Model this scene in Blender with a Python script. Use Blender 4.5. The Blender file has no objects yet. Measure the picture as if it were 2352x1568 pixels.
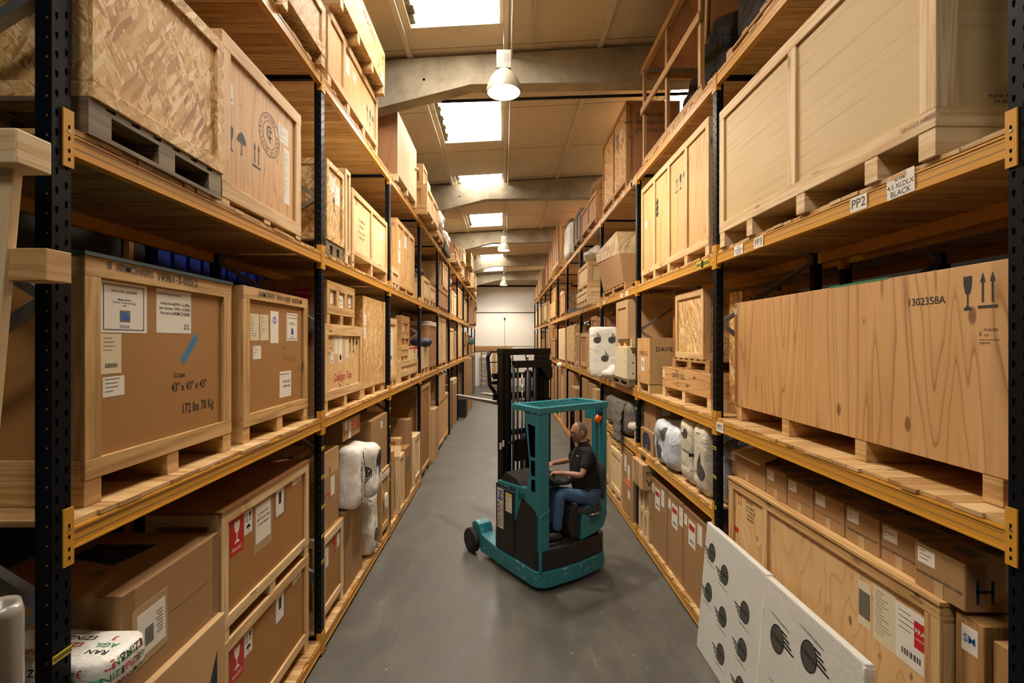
import bpy, bmesh, math, random
from mathutils import Vector, Matrix
from mathutils.bvhtree import BVHTree
random.seed(7)
R = random.Random(11)
F, VX, VY, H = 1120.0, 1157.0, 784.0, 3.03      # focal length in pixels, vanishing point, eye height
A, B = 1.757, 2.049                              # aisle faces of the left / right rack
DL, DR = 1.08, 1.02                              # rack depths
BAY = 2.8
Z0, ZM, Z1, Z2, Z3 = .155, H-1.62, H-.733, H+.872, H+2.59
SC = bpy.context.scene
COL = SC.collection

# ------------------------------------------------------------------ materials
def lin(h):
    h = h.lstrip('#'); o = []
    for i in (0, 2, 4):
        c = int(h[i:i+2], 16)/255
        o.append(c/12.92 if c <= .04045 else ((c+.055)/1.055)**2.4)
    return (*o, 1)
MATS = {}
class NT:
    def __init__(s, name):
        s.m = bpy.data.materials.new(name); s.m.use_nodes = True
        s.t = s.m.node_tree; s.b = s.t.nodes['Principled BSDF']; MATS[name] = s.m
    def n(s, typ, **kw):
        nd = s.t.nodes.new(typ)
        for k, v in kw.items():
            if k.startswith('i_'):
                key = k[2:].replace('_', ' ')
                s.put(nd.inputs[key], v)
            elif k.startswith('x'):
                s.put(nd.inputs[int(k[1:])], v)
            else: setattr(nd, k, v)
        return nd
    def put(s, inp, v):
        if isinstance(v, bpy.types.NodeSocket): s.t.links.new(v, inp)
        elif isinstance(v, bpy.types.Node): s.t.links.new(v.outputs[0], inp)
        else: inp.default_value = v
    def set(s, **kw):
        for k, v in kw.items(): s.put(s.b.inputs[k.replace('_', ' ')], v)
    def ramp(s, fac, stops, interp='LINEAR'):
        r = s.t.nodes.new('ShaderNodeValToRGB'); s.put(r.inputs[0], fac)
        cr = r.color_ramp; cr.interpolation = interp
        while len(cr.elements) < len(stops): cr.elements.new(.5)
        for e, (p, c) in zip(cr.elements, stops):
            e.position = p; e.color = lin(c) if isinstance(c, str) else (c, c, c, 1)
        return r.outputs[0]
    def mapc(s, src, scale=(1, 1, 1), rot=(0, 0, 0), loc=(0, 0, 0)):
        m = s.n('ShaderNodeMapping'); s.put(m.inputs[0], src)
        m.inputs['Scale'].default_value = scale; m.inputs['Rotation'].default_value = rot; m.inputs['Location'].default_value = loc
        return m.outputs[0]
    def noise(s, vec, scale=1, detail=3, rough=.5, dist=0, out=0):
        return s.n('ShaderNodeTexNoise', i_Vector=vec, i_Scale=scale, i_Detail=detail, i_Roughness=rough, i_Distortion=dist).outputs[out]
    def math(s, op, a, b=0.0, c=0.0, clamp=False):
        m = s.n('ShaderNodeMath', operation=op, use_clamp=clamp, x0=a, x1=b, x2=c); return m.outputs[0]
    def mix(s, fac, a, b, typ='MIX'):
        m = s.n('ShaderNodeMix', data_type='RGBA', blend_type=typ)
        s.put(m.inputs[0], fac)
        s.put(m.inputs[6], lin(a) if isinstance(a, str) else a); s.put(m.inputs[7], lin(b) if isinstance(b, str) else b)
        return m.outputs[2]
    def bump(s, h, strength=.3, dist=.003):
        b = s.n('ShaderNodeBump', i_Height=h, i_Strength=strength, i_Distance=dist); s.put(s.b.inputs['Normal'], b.outputs[0])
    def uv(s): return s.n('ShaderNodeTexCoord').outputs['UV']
    def obj(s): return s.n('ShaderNodeTexCoord').outputs['Object']

def plain(name, col, rough=.6, metal=0, spec=None):
    t = NT(name); t.set(Base_Color=lin(col), Roughness=rough, Metallic=metal); return t.m
def painted(name, col, col2, rough=.45, scuff=None, metal=0, amt=.62):
    t = NT(name); o = t.obj()
    n = t.noise(o, 3, 4, .6)
    c = t.mix(n, col, col2)
    if scuff:
        k = t.noise(t.mapc(o, (3, 3, 9)), 2.2, 8, .75)
        c = t.mix(t.ramp(k, [(amt, 0), (amt+.05, 1)]), c, scuff)
    t.set(Base_Color=c, Roughness=rough, Metallic=metal); t.bump(t.noise(o, 60, 3), .08); return t.m
def pine(name, c1, c2, c3, knots=True):
    t = NT(name); u = t.uv()
    g = t.noise(t.mapc(u, (2.2, 42, 1)), 1, 5, .6, .4)
    g2 = t.noise(t.mapc(u, (.5, 9, 1)), 1, 3, .5, .8)
    ring = t.math('PINGPONG', t.math('MULTIPLY', g2, 9), 1)
    c = t.ramp(t.math('ADD', t.math('MULTIPLY', g, .6), t.math('MULTIPLY', ring, .35)), [(.25, c3), (.5, c1), (.8, c2)])
    if knots:
        v = t.n('ShaderNodeTexVoronoi', i_Vector=t.mapc(u, (2.1, 6.5, 1)), i_Scale=1.0, i_Randomness=1.0)
        c = t.mix(t.ramp(v.outputs['Distance'], [(.06, .85), (.14, 0)]), c, '#6f4524')
    c = t.mix(t.ramp(t.noise(t.obj(), .9, 2), [(.3, 0), (.75, .3)]), c, c3)
    t.set(Base_Color=c, Roughness=.62); t.bump(g, .15); return t.m
def ply(name, c1, c2, c3, contour=11, knots=.12, sx=.9, sy=3.4):
    t = NT(name); u = t.uv()
    n = t.noise(t.mapc(u, (sx, sy, 1)), 1, 2.4, .42, .3)
    fr = t.math('FRACT', t.math('MULTIPLY', n, contour))
    fine = t.noise(t.mapc(u, (4, 90, 1)), 1, 3, .6)
    cell = t.noise(t.mapc(u, (.25, 7, 1)), 1, 2, .5)
    c = t.ramp(t.math('ADD', t.math('MULTIPLY', cell, .6), t.math('MULTIPLY', fine, .4)), [(.3, c1), (.72, c2)])
    c = t.mix(t.ramp(fr, [(.0, .75), (.1, .25), (.4, 0), (.94, .05), (1, .75)]), c, c3)
    if knots:
        v = t.n('ShaderNodeTexVoronoi', i_Vector=t.mapc(u, (2.9, 6.2, 1)), i_Scale=1.0)
        c = t.mix(t.ramp(v.outputs['Distance'], [(knots*.3, .85), (knots*.62, .75), (knots*.85, 0)]), c, '#6f4222')
    big = t.noise(t.obj(), .8, 2)
    c = t.mix(t.ramp(big, [(.35, 0), (.8, .35)]), c, c3)
    t.set(Base_Color=c, Roughness=.6); t.bump(fine, .1); return t.m
def osb(name, dark, mid, light):
    t = NT(name); u = t.uv()
    val = None
    for k, (a, sx, sy) in enumerate(((-.25, 13, 66), (.3, 12, 58), (.75, 14, 76), (-.6, 9, 42))):
        v = t.n('ShaderNodeTexVoronoi', i_Vector=t.mapc(t.mapc(u, (1, 1, 1), (0, 0, a), (k*3.7, k*1.3, 0)), (sx, sy, 1)), i_Scale=1.0)
        sp = t.n('ShaderNodeSeparateColor', x0=v.outputs['Color'])
        if val is None: val = sp.outputs[0]
        else:
            f = t.math('GREATER_THAN', sp.outputs[1], .52)
            m = t.n('ShaderNodeMix', data_type='FLOAT'); t.put(m.inputs[0], f); t.put(m.inputs[2], val); t.put(m.inputs[3], sp.outputs[0]); val = m.outputs[0]
    f = t.noise(t.mapc(u, (30, 90, 1)), 1, 3)
    val2 = t.math('ADD', t.math('MULTIPLY', val, .72), t.math('MULTIPLY', f, .28))
    c = t.ramp(val2, [(.14, dark), (.36, mid), (.62, light), (.8, '#f0d9aa')])
    c = t.mix(t.ramp(t.noise(t.obj(), 2.2, 3), [(.35, 0), (.7, .4)]), c, mid)
    t.set(Base_Color=c, Roughness=.62); t.bump(val, .25, .004); return t.m
def board(name, c1, c2, sc=180):
    t = NT(name); o = t.obj()
    n = t.noise(o, sc, 2); b = t.noise(o, 1.5, 4, .6)
    c = t.mix(t.ramp(n, [(.3, 0), (.7, .5)]), t.mix(b, c1, c2), c2)
    t.set(Base_Color=c, Roughness=.68); t.bump(n, .06, .002); return t.m

PINE = pine('pine_batten', '#d9b684', '#e6c898', '#b98e5a')
PINE_W = pine('pine_warm', '#cfa76e', '#dcb984', '#a67d4a')
PINE_P = pine('pine_pale', '#e2c79b', '#ecd6ae', '#c5a06c')
PINE_O = pine('pine_old', '#7d6a4e', '#93805f', '#54452f')
PINE_D = pine('pine_dark', '#b58a54', '#c69c66', '#8f6838')
DECKW = pine('deck_plank', '#cba670', '#ddbd8a', '#a87c48')
DECKW2 = pine('deck_plank_dark', '#b98f58', '#cba570', '#92683a'); DECKW3 = pine('deck_plank_light', '#d8b684', '#e4c698', '#b68c58')
PLY = ply('plywood', '#d8b078', '#e5c390', '#bd8c52')
PLYP = ply('plywood_pale', '#e0c697', '#ead2a6', '#cba974', 5, .05, .6, 5)
PLYF = ply('plywood_fine', '#c8ac78', '#d2b888', '#ae915c', 3, 0, .35, 26)
PLYR = ply('plywood_red', '#ae7c52', '#bd8c62', '#946640', 4, 0, .8, 4)
PLYK = ply('plywood_knotty', '#cc9b60', '#d9ae76', '#8f5d2c', 14, .17, .3, 3.4)
PLYO = ply('plywood_orange', '#cfa46a', '#dab27c', '#b08a54', 4, 0, .7, 5)
OSB = osb('strand_board', '#9a6c3a', '#c99c5e', '#dbb67c')
OSBW = osb('strand_board_warm', '#7c5024', '#b98442', '#d8a860')
HARD = board('hardboard', '#996a38', '#a97a42', 260)
HARDD = board('hardboard_dark', '#8a5c30', '#9a683a', 260)
CARD = board('cardboard', '#98734a', '#a88258')
CARDD = board('cardboard_dark', '#85603a', '#977048')
CARDL = board('cardboard_light', '#b89468', '#c6a276')
TAPE = plain('brown_tape', '#8d6c48', .3)
CLEAR_TAPE = plain('clear_tape', '#b79a72', .2)
PAPER = plain('paper_white', '#e6e0d4', .7)
PAPERC = plain('paper_cream', '#dccfae', .7)
INK = plain('ink_black', '#1a1a1a', .6)
INKG = plain('ink_grey', '#6d6a64', .7)
INKS = plain('stencil_ink', '#2c2c2c', .7)
LOGOG = plain('logo_grey', '#4c4a46', .6)
INKR = plain('ink_red', '#b4231f', .6)
INKB = plain('ink_blue', '#1c63b8', .5)
INKN = plain('ink_navy', '#1d2b40', .6)
INKBR = plain('ink_brown', '#8a6238', .7)
GREENI = plain('ink_green', '#1c7c48', .6)
BLUET = plain('blue_tape', '#3c7ca6', .5)
YELT = plain('yellow_label', '#e0cf3a', .5)
REDT = plain('red_tape', '#c01f22', .4)
LIDB = painted('lid_blue', '#27434c', '#35565c', .4)
UPR = painted('rack_navy', '#0a0e14', '#0e131a', .36); UPR.node_tree.nodes['Principled BSDF'].inputs['Specular IOR Level'].default_value = .13
HOLE = plain('hole_dark', '#020202', .95); HOLE.node_tree.nodes['Principled BSDF'].inputs['Specular IOR Level'].default_value = 0
SEAM = plain('roof_seam', '#86795f', .9)
DOT = plain('bolt_dot', '#8b7250', .5)
BEAM = painted('rack_orange', '#c98f2c', '#d39a38', .36)
GALV = painted('galvanised', '#8f959b', '#a9adb0', .35, None, .8)
STEEL = plain('steel', '#b9b9b6', .3, .9)
CHROME = plain('chrome', '#e0e0e0', .12, 1)
TEAL = painted('teal_paint', '#267886', '#2c8290', .38)
TEALW = painted('teal_worn', '#267886', '#2a7e8c', .42, '#b9c8c2', 0, .585)
BLK = painted('black_panel', '#1b1c1f', '#232428', .5, '#77777a', 0, .67)
MAST = painted('mast_black', '#0b0c0e', '#121317', .42); MAST.node_tree.nodes['Principled BSDF'].inputs['Specular IOR Level'].default_value = .25
RUB = plain('rubber', '#161616', .75)
GUARDB = plain('dark_plastic', '#1c1917', .55)
SEATG = plain('seat_grey', '#343638', .8)
ORL = plain('orange_lens', '#f26a12', .25)
WHITE_M = plain('lamp_white', '#8b877c', .4)
def bagm(name, c1, c2, rough):
    t = NT(name); o = t.obj()
    n = t.noise(o, 7, 6, .6, .6); w = t.noise(t.mapc(o, (1, 1, .4)), 22, 4, .6, 1.2)
    t.set(Base_Color=t.mix(n, c1, c2), Roughness=rough); t.bump(t.math('ADD', t.noise(o, 3.5, 3, .5, 1.2), t.math('MULTIPLY', w, .12)), .8, .05); return t.m
BAG = bagm('white_film', '#f0ede6', '#dedbd2', .38)
QUILT = bagm('quilted_film', '#ddd6c4', '#c8bfa8', .5)
WRAPC = bagm('tan_film', '#b59a72', '#cdb690', .22)
BAGB = bagm('bluish_film', '#cfd6df', '#b6c0cc', .38)
t = NT('ribbed_foam'); o = t.obj()
rb = t.n('ShaderNodeTexWave', i_Vector=o, i_Scale=26.0, i_Distortion=1.5, bands_direction='Z').outputs['Fac']
t.set(Base_Color=t.mix(t.noise(o, 3, 3), '#dedfda', '#cfd0ca'), Roughness=.5); t.bump(rb, .35, .006); FOAM = t.m
t = NT('black_wrap'); o = t.obj()
n = t.noise(t.mapc(o, (1.5, 6, 14)), 2.4, 6, .65, 1.5)
t.set(Base_Color=lin('#121214'), Roughness=.17, Specular_IOR_Level=1.0); t.bump(n, 1, .05); BWRAP = t.m
t = NT('clear_wrap'); o = t.obj()
n = t.noise(o, 9, 5, .6, 1.4); t.set(Base_Color=t.mix(n, '#b5aa98', '#d6cfc2'), Roughness=.2); t.bump(n, 1, .03); CWRAP = t.m
t = NT('wool_blanket'); o = t.obj()
n = t.noise(o, 60, 4, .7); t.set(Base_Color=t.ramp(n, [(.3, '#38342f'), (.5, '#6b655d'), (.7, '#8f8981')]), Roughness=.95); t.bump(n, .8, .01); BLANKET = t.m
t = NT('navy_fabric'); o = t.obj(); t.set(Base_Color=lin('#1b2240'), Roughness=.6); t.bump(t.noise(o, 14, 4), .8, .02); NAVY = t.m
TEALB = plain('teal_fabric', '#5a8890', .7)

t = NT('floor_concrete'); o = t.obj()
b1 = t.noise(o, .7, 6, .65); b2 = t.noise(t.mapc(o, (1, .5, 1)), 3.1, 8, .7); fine = t.noise(o, 120, 3)
c = t.mix(b1, '#4c4a45', '#5c5a55')
c = t.mix(t.ramp(b2, [(.45, 0), (.72, .65)]), c, '#716c63')
sc1 = t.noise(t.mapc(o, (5, .35, 1), (0, 0, .5)), 1.6, 12, .78, .9)
c = t.mix(t.ramp(sc1, [(.6, 0), (.68, .5)]), c, '#8a8478')
sc2 = t.noise(t.mapc(o, (.4, 6, 1), (0, 0, -.3)), 1.7, 12, .78, 1.1)
c = t.mix(t.ramp(sc2, [(.62, 0), (.7, .4)]), c, '#8a857a')
c = t.mix(t.ramp(fine, [(.3, .25), (.6, 0)]), c, '#35342f')
v = t.n('ShaderNodeTexVoronoi', i_Vector=o, i_Scale=5.0)
c = t.mix(t.ramp(v.outputs['Distance'], [(.03, .7), (.06, 0)]), c, '#b0a898')
t.set(Base_Color=c, Roughness=t.ramp(b2, [(.3, .38), (.7, .62)])); t.bump(t.noise(o, 30, 5, .7), .12, .004); FLOOR = t.m
t = NT('concrete_beam'); o = t.obj()
n = t.noise(o, 2.2, 8, .65); c = t.ramp(n, [(.25, '#7c7361'), (.5, '#9b917d'), (.75, '#b5ab94')])
t.set(Base_Color=c, Roughness=.85); t.bump(t.noise(o, 40, 5), .25, .01); CONC = t.m
t = NT('roof_lining'); o = t.obj()
n = t.noise(t.mapc(o, (1, .35, 1)), 1.1, 6, .6); fb = t.noise(t.mapc(o, (60, 60, 60)), 1, 2)
c = t.mix(n, '#b9aa90', '#d6c8ae'); t.set(Base_Color=c, Roughness=.85)
t.bump(t.math('ADD', fb, t.math('MULTIPLY', t.n('ShaderNodeTexWave', i_Vector=o, i_Scale=.5, bands_direction='Y').outputs['Fac'], 3)), .25, .02); ROOF = t.m
t = NT('roof_trim'); o = t.obj(); t.set(Base_Color=t.mix(t.noise(o, 4, 5), '#b3a893', '#d6cdb9'), Roughness=.7); TRIM = t.m
t = NT('white_wall'); o = t.obj(); t.set(Base_Color=t.mix(t.noise(o, .6, 4), '#eeebe4', '#f6f3ee'), Roughness=.75); WALL = t.m
t = NT('dark_wall'); o = t.obj(); t.set(Base_Color=t.mix(t.noise(o, .6, 4), '#2c2823', '#38332b'), Roughness=.85); DWALL = t.m
t = NT('mossy_edge'); o = t.obj(); t.set(Base_Color=t.ramp(t.noise(o, 9, 6, .7), [(.35, '#4d4432'), (.6, '#98907a')]), Roughness=.9); MOSS = t.m
BLUEC = painted('container_blue', '#142a86', '#1b3494', .4)
def emis(name, col, st):
    t = NT(name); t.set(Base_Color=lin(col), Roughness=.5, Emission_Color=lin(col), Emission_Strength=st); return t.m
SKYM = emis('skylight_daylight', '#fff6ea', 28)
BULB = emis('lamp_glow', '#ffe3b0', 60)
t = NT('lamp_dome'); t.set(Base_Color=lin('#9a927e'), Roughness=.4, Transmission_Weight=.0); DOME = t.m

# ------------------------------------------------------------------ geometry
V = Vector
class FR:       # a flat frame: origin, right, up, normal
    def __init__(s, P, r, u, n): s.P, s.r, s.u, s.n = V(P), V(r), V(u), V(n)
    def p(s, a, b, c=0): return s.P + s.r*a + s.u*b + s.n*c
    def rot(s, ang, a=0, b=0):
        c, q = math.cos(ang), math.sin(ang)
        return FR(s.p(a, b), s.r*c + s.u*q, s.u*c - s.r*q, s.n)
    def at(s, a, b, c=0): return FR(s.p(a, b, c), s.r, s.u, s.n)
def fL(y, z, s=0.0): return FR((-(A+s), y, z), (0, 1, 0), (0, 0, 1), (1, 0, 0))      # left rack face, a runs away from the camera
def fR(y, z, s=0.0): return FR((B+s, y, z), (0, -1, 0), (0, 0, 1), (-1, 0, 0))       # right rack face, a runs towards the camera
def fN(x, y, z): return FR((x, y, z), (1, 0, 0), (0, 0, 1), (0, -1, 0))               # faces the camera
def fT(x, y, z): return FR((x, y, z), (1, 0, 0), (0, 1, 0), (0, 0, 1))
TXT = {}
def txt_geo(body):
    if body not in TXT:
        cu = bpy.data.curves.new('t', 'FONT'); cu.body = body; cu.align_x = 'CENTER'; cu.align_y = 'CENTER'; cu.resolution_u = 3; cu.offset = .009
        ob = bpy.data.objects.new('t', cu); me = bpy.data.meshes.new_from_object(ob)
        TXT[body] = ([v.co.copy() for v in me.vertices], [tuple(p.vertices) for p in me.polygons])
        bpy.data.objects.remove(ob); bpy.data.curves.remove(cu); bpy.data.meshes.remove(me)
    return TXT[body]
ROOTS = {}
class MB:
    def __init__(s): s.v = []; s.f = []; s.uv = []; s.mi = []; s.sm = []; s.marks = []; s.hold = False
    def mark(s, n):
        if not s.hold: s.marks.append((len(s.f), n))
    def face(s, idx, uvs=None, mi=0, smooth=False):
        s.f.append(tuple(idx)); s.uv.append(uvs or [(s.v[i].x+s.v[i].y, s.v[i].z) for i in idx]); s.mi.append(mi); s.sm.append(smooth)
    def box(s, x0, x1, y0, y1, z0, z1, grain=None, mi=0, T=None):
        x0, x1 = sorted((x0, x1)); y0, y1 = sorted((y0, y1)); z0, z1 = sorted((z0, z1))
        d = (x1-x0, y1-y0, z1-z0); L = grain if grain is not None else d.index(max(d))
        o = len(s.v); P = [V((x, y, z)) for x in (x0, x1) for y in (y0, y1) for z in (z0, z1)]
        ou, ov = R.random()*9, R.random()*9
        for q in P: s.v.append(T @ q if T is not None else q)
        for idx, ax in (((0, 1, 3, 2), 0), ((4, 6, 7, 5), 0), ((0, 4, 5, 1), 1), ((2, 3, 7, 6), 1), ((0, 2, 6, 4), 2), ((1, 5, 7, 3), 2)):
            ab = [k for k in (0, 1, 2) if k != ax]
            a, b = (L, [k for k in ab if k != L][0]) if L in ab else ab
            s.face([o+i for i in idx], [(P[i][a]+ou, P[i][b]+ov) for i in idx], mi)
        return s
    def fbox(s, fr, a0, a1, b0, b1, c0, c1, grain=None, mi=0):     # box in a frame
        M = Matrix((( fr.r.x, fr.u.x, fr.n.x, fr.P.x), (fr.r.y, fr.u.y, fr.n.y, fr.P.y), (fr.r.z, fr.u.z, fr.n.z, fr.P.z), (0, 0, 0, 1)))
        return s.box(a0, a1, b0, b1, c0, c1, grain, mi, M)
    def prism(s, fr, pts, c0, c1, mi=0):
        o = len(s.v); n = len(pts)
        for c in (c0, c1):
            for a, b in pts: s.v.append(fr.p(a, b, c))
        ou = R.random()*5
        s.face(range(o, o+n), [(a+ou, b) for a, b in pts], mi); s.face([o+n+i for i in range(n)], [(a+ou, b) for a, b in pts], mi)
        for i in range(n):
            j = (i+1) % n
            s.face((o+i, o+j, o+n+j, o+n+i), [(pts[i][0], pts[i][1]), (pts[j][0], pts[j][1]), (pts[j][0]+c1-c0, pts[j][1]), (pts[i][0]+c1-c0, pts[i][1])], mi)
        return s
    def flat(s, fr, pts, c, mi=0):
        o = len(s.v)
        for a, b in pts: s.v.append(fr.p(a, b, c))
        s.face(range(o, o+len(pts)), list(pts), mi); return s
    def text(s, fr, body, a, b, size, c=.0012, mi=0, sx=1.0, rot=0):
        s.mark('lettering'); vs, fs = txt_geo(body); f2 = fr.rot(rot, a, b); o = len(s.v)
        for q in vs: s.v.append(f2.p(q.x*size*sx, q.y*size, c))
        for f in fs: s.face([o+i for i in f], None, mi)
        return s
    def tube(s, pts, r, n=10, mi=0, caps=True, smooth=True):
        pts = [V(p) for p in pts]; rs = r if isinstance(r, (list, tuple)) else [r]*len(pts); o = len(s.v)
        up = None
        for i, p in enumerate(pts):
            d = (pts[min(i+1, len(pts)-1)]-pts[max(i-1, 0)]).normalized()
            if up is None: up = V((0, 0, 1)) if abs(d.z) < .9 else V((1, 0, 0))
            e1 = d.cross(up).normalized(); e2 = e1.cross(d).normalized(); up = e2
            for k in range(n):
                t_ = 2*math.pi*k/n; s.v.append(p+(e1*math.cos(t_)+e2*math.sin(t_))*rs[i])
        for i in range(len(pts)-1):
            for k in range(n):
                k2 = (k+1) % n
                s.face((o+i*n+k, o+i*n+k2, o+(i+1)*n+k2, o+(i+1)*n+k), [(i*.3, k/n), (i*.3, k/n), (i*.3+.3, k/n), (i*.3+.3, k/n)], mi, smooth)
        if caps:
            s.face([o+k for k in range(n)], None, mi); s.face([o+(len(pts)-1)*n+k for k in range(n)], None, mi)
        return s
    def lathe(s, prof, c, n=24, mi=0, axis='z'):
        o = len(s.v); c = V(c)
        for r, z in prof:
            for k in range(n):
                t_ = 2*math.pi*k/n
                if axis == 'z': q = V((r*math.cos(t_), r*math.sin(t_), z))
                elif axis == 'y': q = V((r*math.cos(t_), z, r*math.sin(t_)))
                else: q = V((z, r*math.cos(t_), r*math.sin(t_)))
                s.v.append(c+q)
        for i in range(len(prof)-1):
            for k in range(n):
                k2 = (k+1) % n; s.face((o+i*n+k, o+i*n+k2, o+(i+1)*n+k2, o+(i+1)*n+k), None, mi, True)
        return s
    def blob(s, c, h, p=5.0, amp=.02, seed=0, nu=28, nv=18, mi=0, M=None, fr=3.0):
        from mathutils import noise as nz
        c = V(c); o = len(s.v)
        def sp(x, e): return math.copysign(abs(x)**e, x)
        for i in range(nv+1):
            la = math.pi*(i/nv-.5)
            for k in range(nu):
                lo = 2*math.pi*k/nu; d = V((math.cos(la)*math.cos(lo), math.cos(la)*math.sin(lo), math.sin(la)))
                m = (abs(d.x)**p+abs(d.y)**p+abs(d.z)**p)**(-1/p)
                q = V((d.x*m*h[0], d.y*m*h[1], d.z*m*h[2]))
                g = nz.noise(q*fr+V((seed*3.1, seed*1.7, 0)))+.5*nz.noise(q*fr*2.6+V((seed, 5, seed)))
                q = q + d*g*amp
                if M: q = M @ q
                s.v.append(c+q)
        for i in range(nv):
            for k in range(nu):
                k2 = (k+1) % nu; s.face((o+i*nu+k, o+i*nu+k2, o+(i+1)*nu+k2, o+(i+1)*nu+k), None, mi, True)
        return s
    def project(s, bvh, n, off=.003, start=0):
        n = V(n)
        for i in range(start, len(s.v)):
            hit = bvh.ray_cast(s.v[i]+n*.6, -n, 1.5)
            if hit[0] is not None: s.v[i] = hit[0]+n*off
        return s
    def build(s, name, mats, parent=None, bevel=0, kind=None, sub=0, fixn=True):
        mats = mats if isinstance(mats, (list, tuple)) else [mats]
        if name in ('marking', 'lettering', 'logo') and len(s.marks) > 1 and not sub:
            cuts = [(0, name)]+[q for q in s.marks if q[0] > 0]
            if s.marks[0][0] == 0: cuts[0] = s.marks[0]
            cuts.append((len(s.f), '')); ob = None
            for (a, nm), (b, _) in zip(cuts[:-1], cuts[1:]):
                if b <= a: continue
                p = MB(); used = sorted({i for f in s.f[a:b] for i in f}); mp = {v: k for k, v in enumerate(used)}
                p.v = [s.v[i] for i in used]; p.f = [tuple(mp[i] for i in f) for f in s.f[a:b]]; p.uv = s.uv[a:b]; p.mi = s.mi[a:b]; p.sm = s.sm[a:b]
                ob = p.build(nm, mats, parent, fixn=fixn)
            return ob
        me = bpy.data.meshes.new(name)
        off = V((0, 0, 0))
        if parent is not None:
            r = parent
            while r.parent is not None: r = r.parent
            off = ROOTS.get(r.name, V(r.location))
        me.from_pydata([tuple(q-off) for q in s.v], [], s.f)
        for m in mats: me.materials.append(m)
        ul = me.uv_layers.new(name='UVMap'); k = 0
        for pi, poly in enumerate(me.polygons):
            poly.material_index = s.mi[pi]; poly.use_smooth = s.sm[pi]
            for j in range(poly.loop_total): ul.data[k].uv = s.uv[pi][j]; k += 1
        if fixn:
            bm = bmesh.new(); bm.from_mesh(me); bmesh.ops.recalc_face_normals(bm, faces=bm.faces); bm.to_mesh(me); bm.free()
        ob = bpy.data.objects.new(name, me); COL.objects.link(ob)
        if parent is not None: ob.parent = parent
        if bevel:
            b = ob.modifiers.new('b', 'BEVEL'); b.width = bevel; b.segments = 2; b.limit_method = 'ANGLE'
        if sub:
            b = ob.modifiers.new('s', 'SUBSURF'); b.levels = sub; b.render_levels = sub
        if kind: ob['kind'] = kind
        return ob
    def bvh(s): return BVHTree.FromPolygons([tuple(q) for q in s.v], s.f)
LABELS = set()
def tag(o, label, cat, group=None):
    if not 4 <= len(label.split()) <= 16: print('LABEL LENGTH', len(label.split()), label)
    if label in LABELS: print('DUP LABEL', label)
    LABELS.add(label); o['label'] = label; o['category'] = cat
    if group: o['group'] = group
    return o
def thing(name, label, cat, loc, group=None):
    o = bpy.data.objects.new(name, None); COL.objects.link(o); o.location = loc; o.empty_display_size = .1
    ROOTS[o.name] = V(loc); return tag(o, label, cat, group)
ORD = 'first second third fourth fifth sixth seventh eighth ninth tenth eleventh twelfth'.split()
SH = {0: 'floor shelf', .5: 'low shelf', 1: 'middle shelf', 2: 'upper shelf', 3: 'top shelf'}
ZL = {0: Z0, .5: ZM, 1: Z1, 2: Z2, 3: Z3}
def place(side, lev, y): return f"{side} rack {SH[lev]}, {ORD[max(0, min(11, int((y-1.95)/BAY)))]} bay"
def X(side, d): return -(A+d) if side == 'left' else B+d        # d metres behind the rack's aisle face
def YL(x, s): return F*(A+s)/(VX-x)
def YR(x, s): return F*(B+s)/(x-VX)
def ZY(y, Y): return H-(y-VY)*Y/F
def face(side, y, z, s): return fL(y, z, s) if side == 'left' else fR(y, z, s)

# stencil outlines in a unit square
GLASS = [(.15, 1), (.85, 1), (.85, .78), (.72, .52), (.56, .44), (.56, .14), (.82, .05), (.82, 0), (.18, 0), (.18, .05), (.44, .14), (.44, .44), (.28, .52), (.15, .78)]
def arrow(x): return [(x-.05, .16), (x+.05, .16), (x+.05, .72), (x+.14, .72), (x, 1), (x-.14, .72), (x-.05, .72)]
UMB = [(.05, .5), (.12, .72), (.3, .9), (.5, .96), (.7, .9), (.88, .72), (.95, .5), (.8, .56), (.66, .5), (.53, .56), (.53, .1), (.46, .02), (.36, .08), (.39, .12), (.46, .1), (.47, .56), (.34, .5), (.2, .56)]
def stencil(mb, fr, kind, a, b, w, h, mi=0, c=.0012):
    S = lambda pts: [(a+x*w, b+y*h) for x, y in pts]
    mb.mark({'glass': 'glass_stencil', 'up': 'arrow_stencil', 'up1': 'arrow_stencil', 'umb': 'umbrella_stencil'}.get(kind, 'stencil'))
    if kind == 'glass': mb.flat(fr, S(GLASS), c, mi)
    elif kind == 'up':
        mb.flat(fr, S(arrow(.25)), c, mi); mb.flat(fr, S(arrow(.75)), c, mi); mb.flat(fr, S([(0, 0), (1, 0), (1, .08), (0, .08)]), c, mi)
    elif kind == 'up1': mb.flat(fr, S([(.4, 0), (.6, 0), (.6, .6), (.9, .6), (.5, 1), (.1, .6), (.4, .6)]), c, mi)
    elif kind == 'umb': mb.flat(fr, S(UMB), c, mi)
    elif kind == 'box': mb.flat(fr, S([(0, 0), (1, 0), (1, 1), (0, 1)]), c, mi)
def disc(a, b, rx, ry, n=28): return [(a+rx*math.cos(2*math.pi*k/n), b+ry*math.sin(2*math.pi*k/n)) for k in range(n)]
def ringf(mb, fr, a, b, r0, r1, c, mi=0, n=36):
    for k in range(n):
        t0, t1 = 2*math.pi*k/n, 2*math.pi*(k+1)/n
        mb.flat(fr, [(a+r0*math.cos(t0), b+r0*math.sin(t0)), (a+r1*math.cos(t0), b+r1*math.sin(t0)), (a+r1*math.cos(t1), b+r1*math.sin(t1)), (a+r0*math.cos(t1), b+r0*math.sin(t1))], c, mi)
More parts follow.
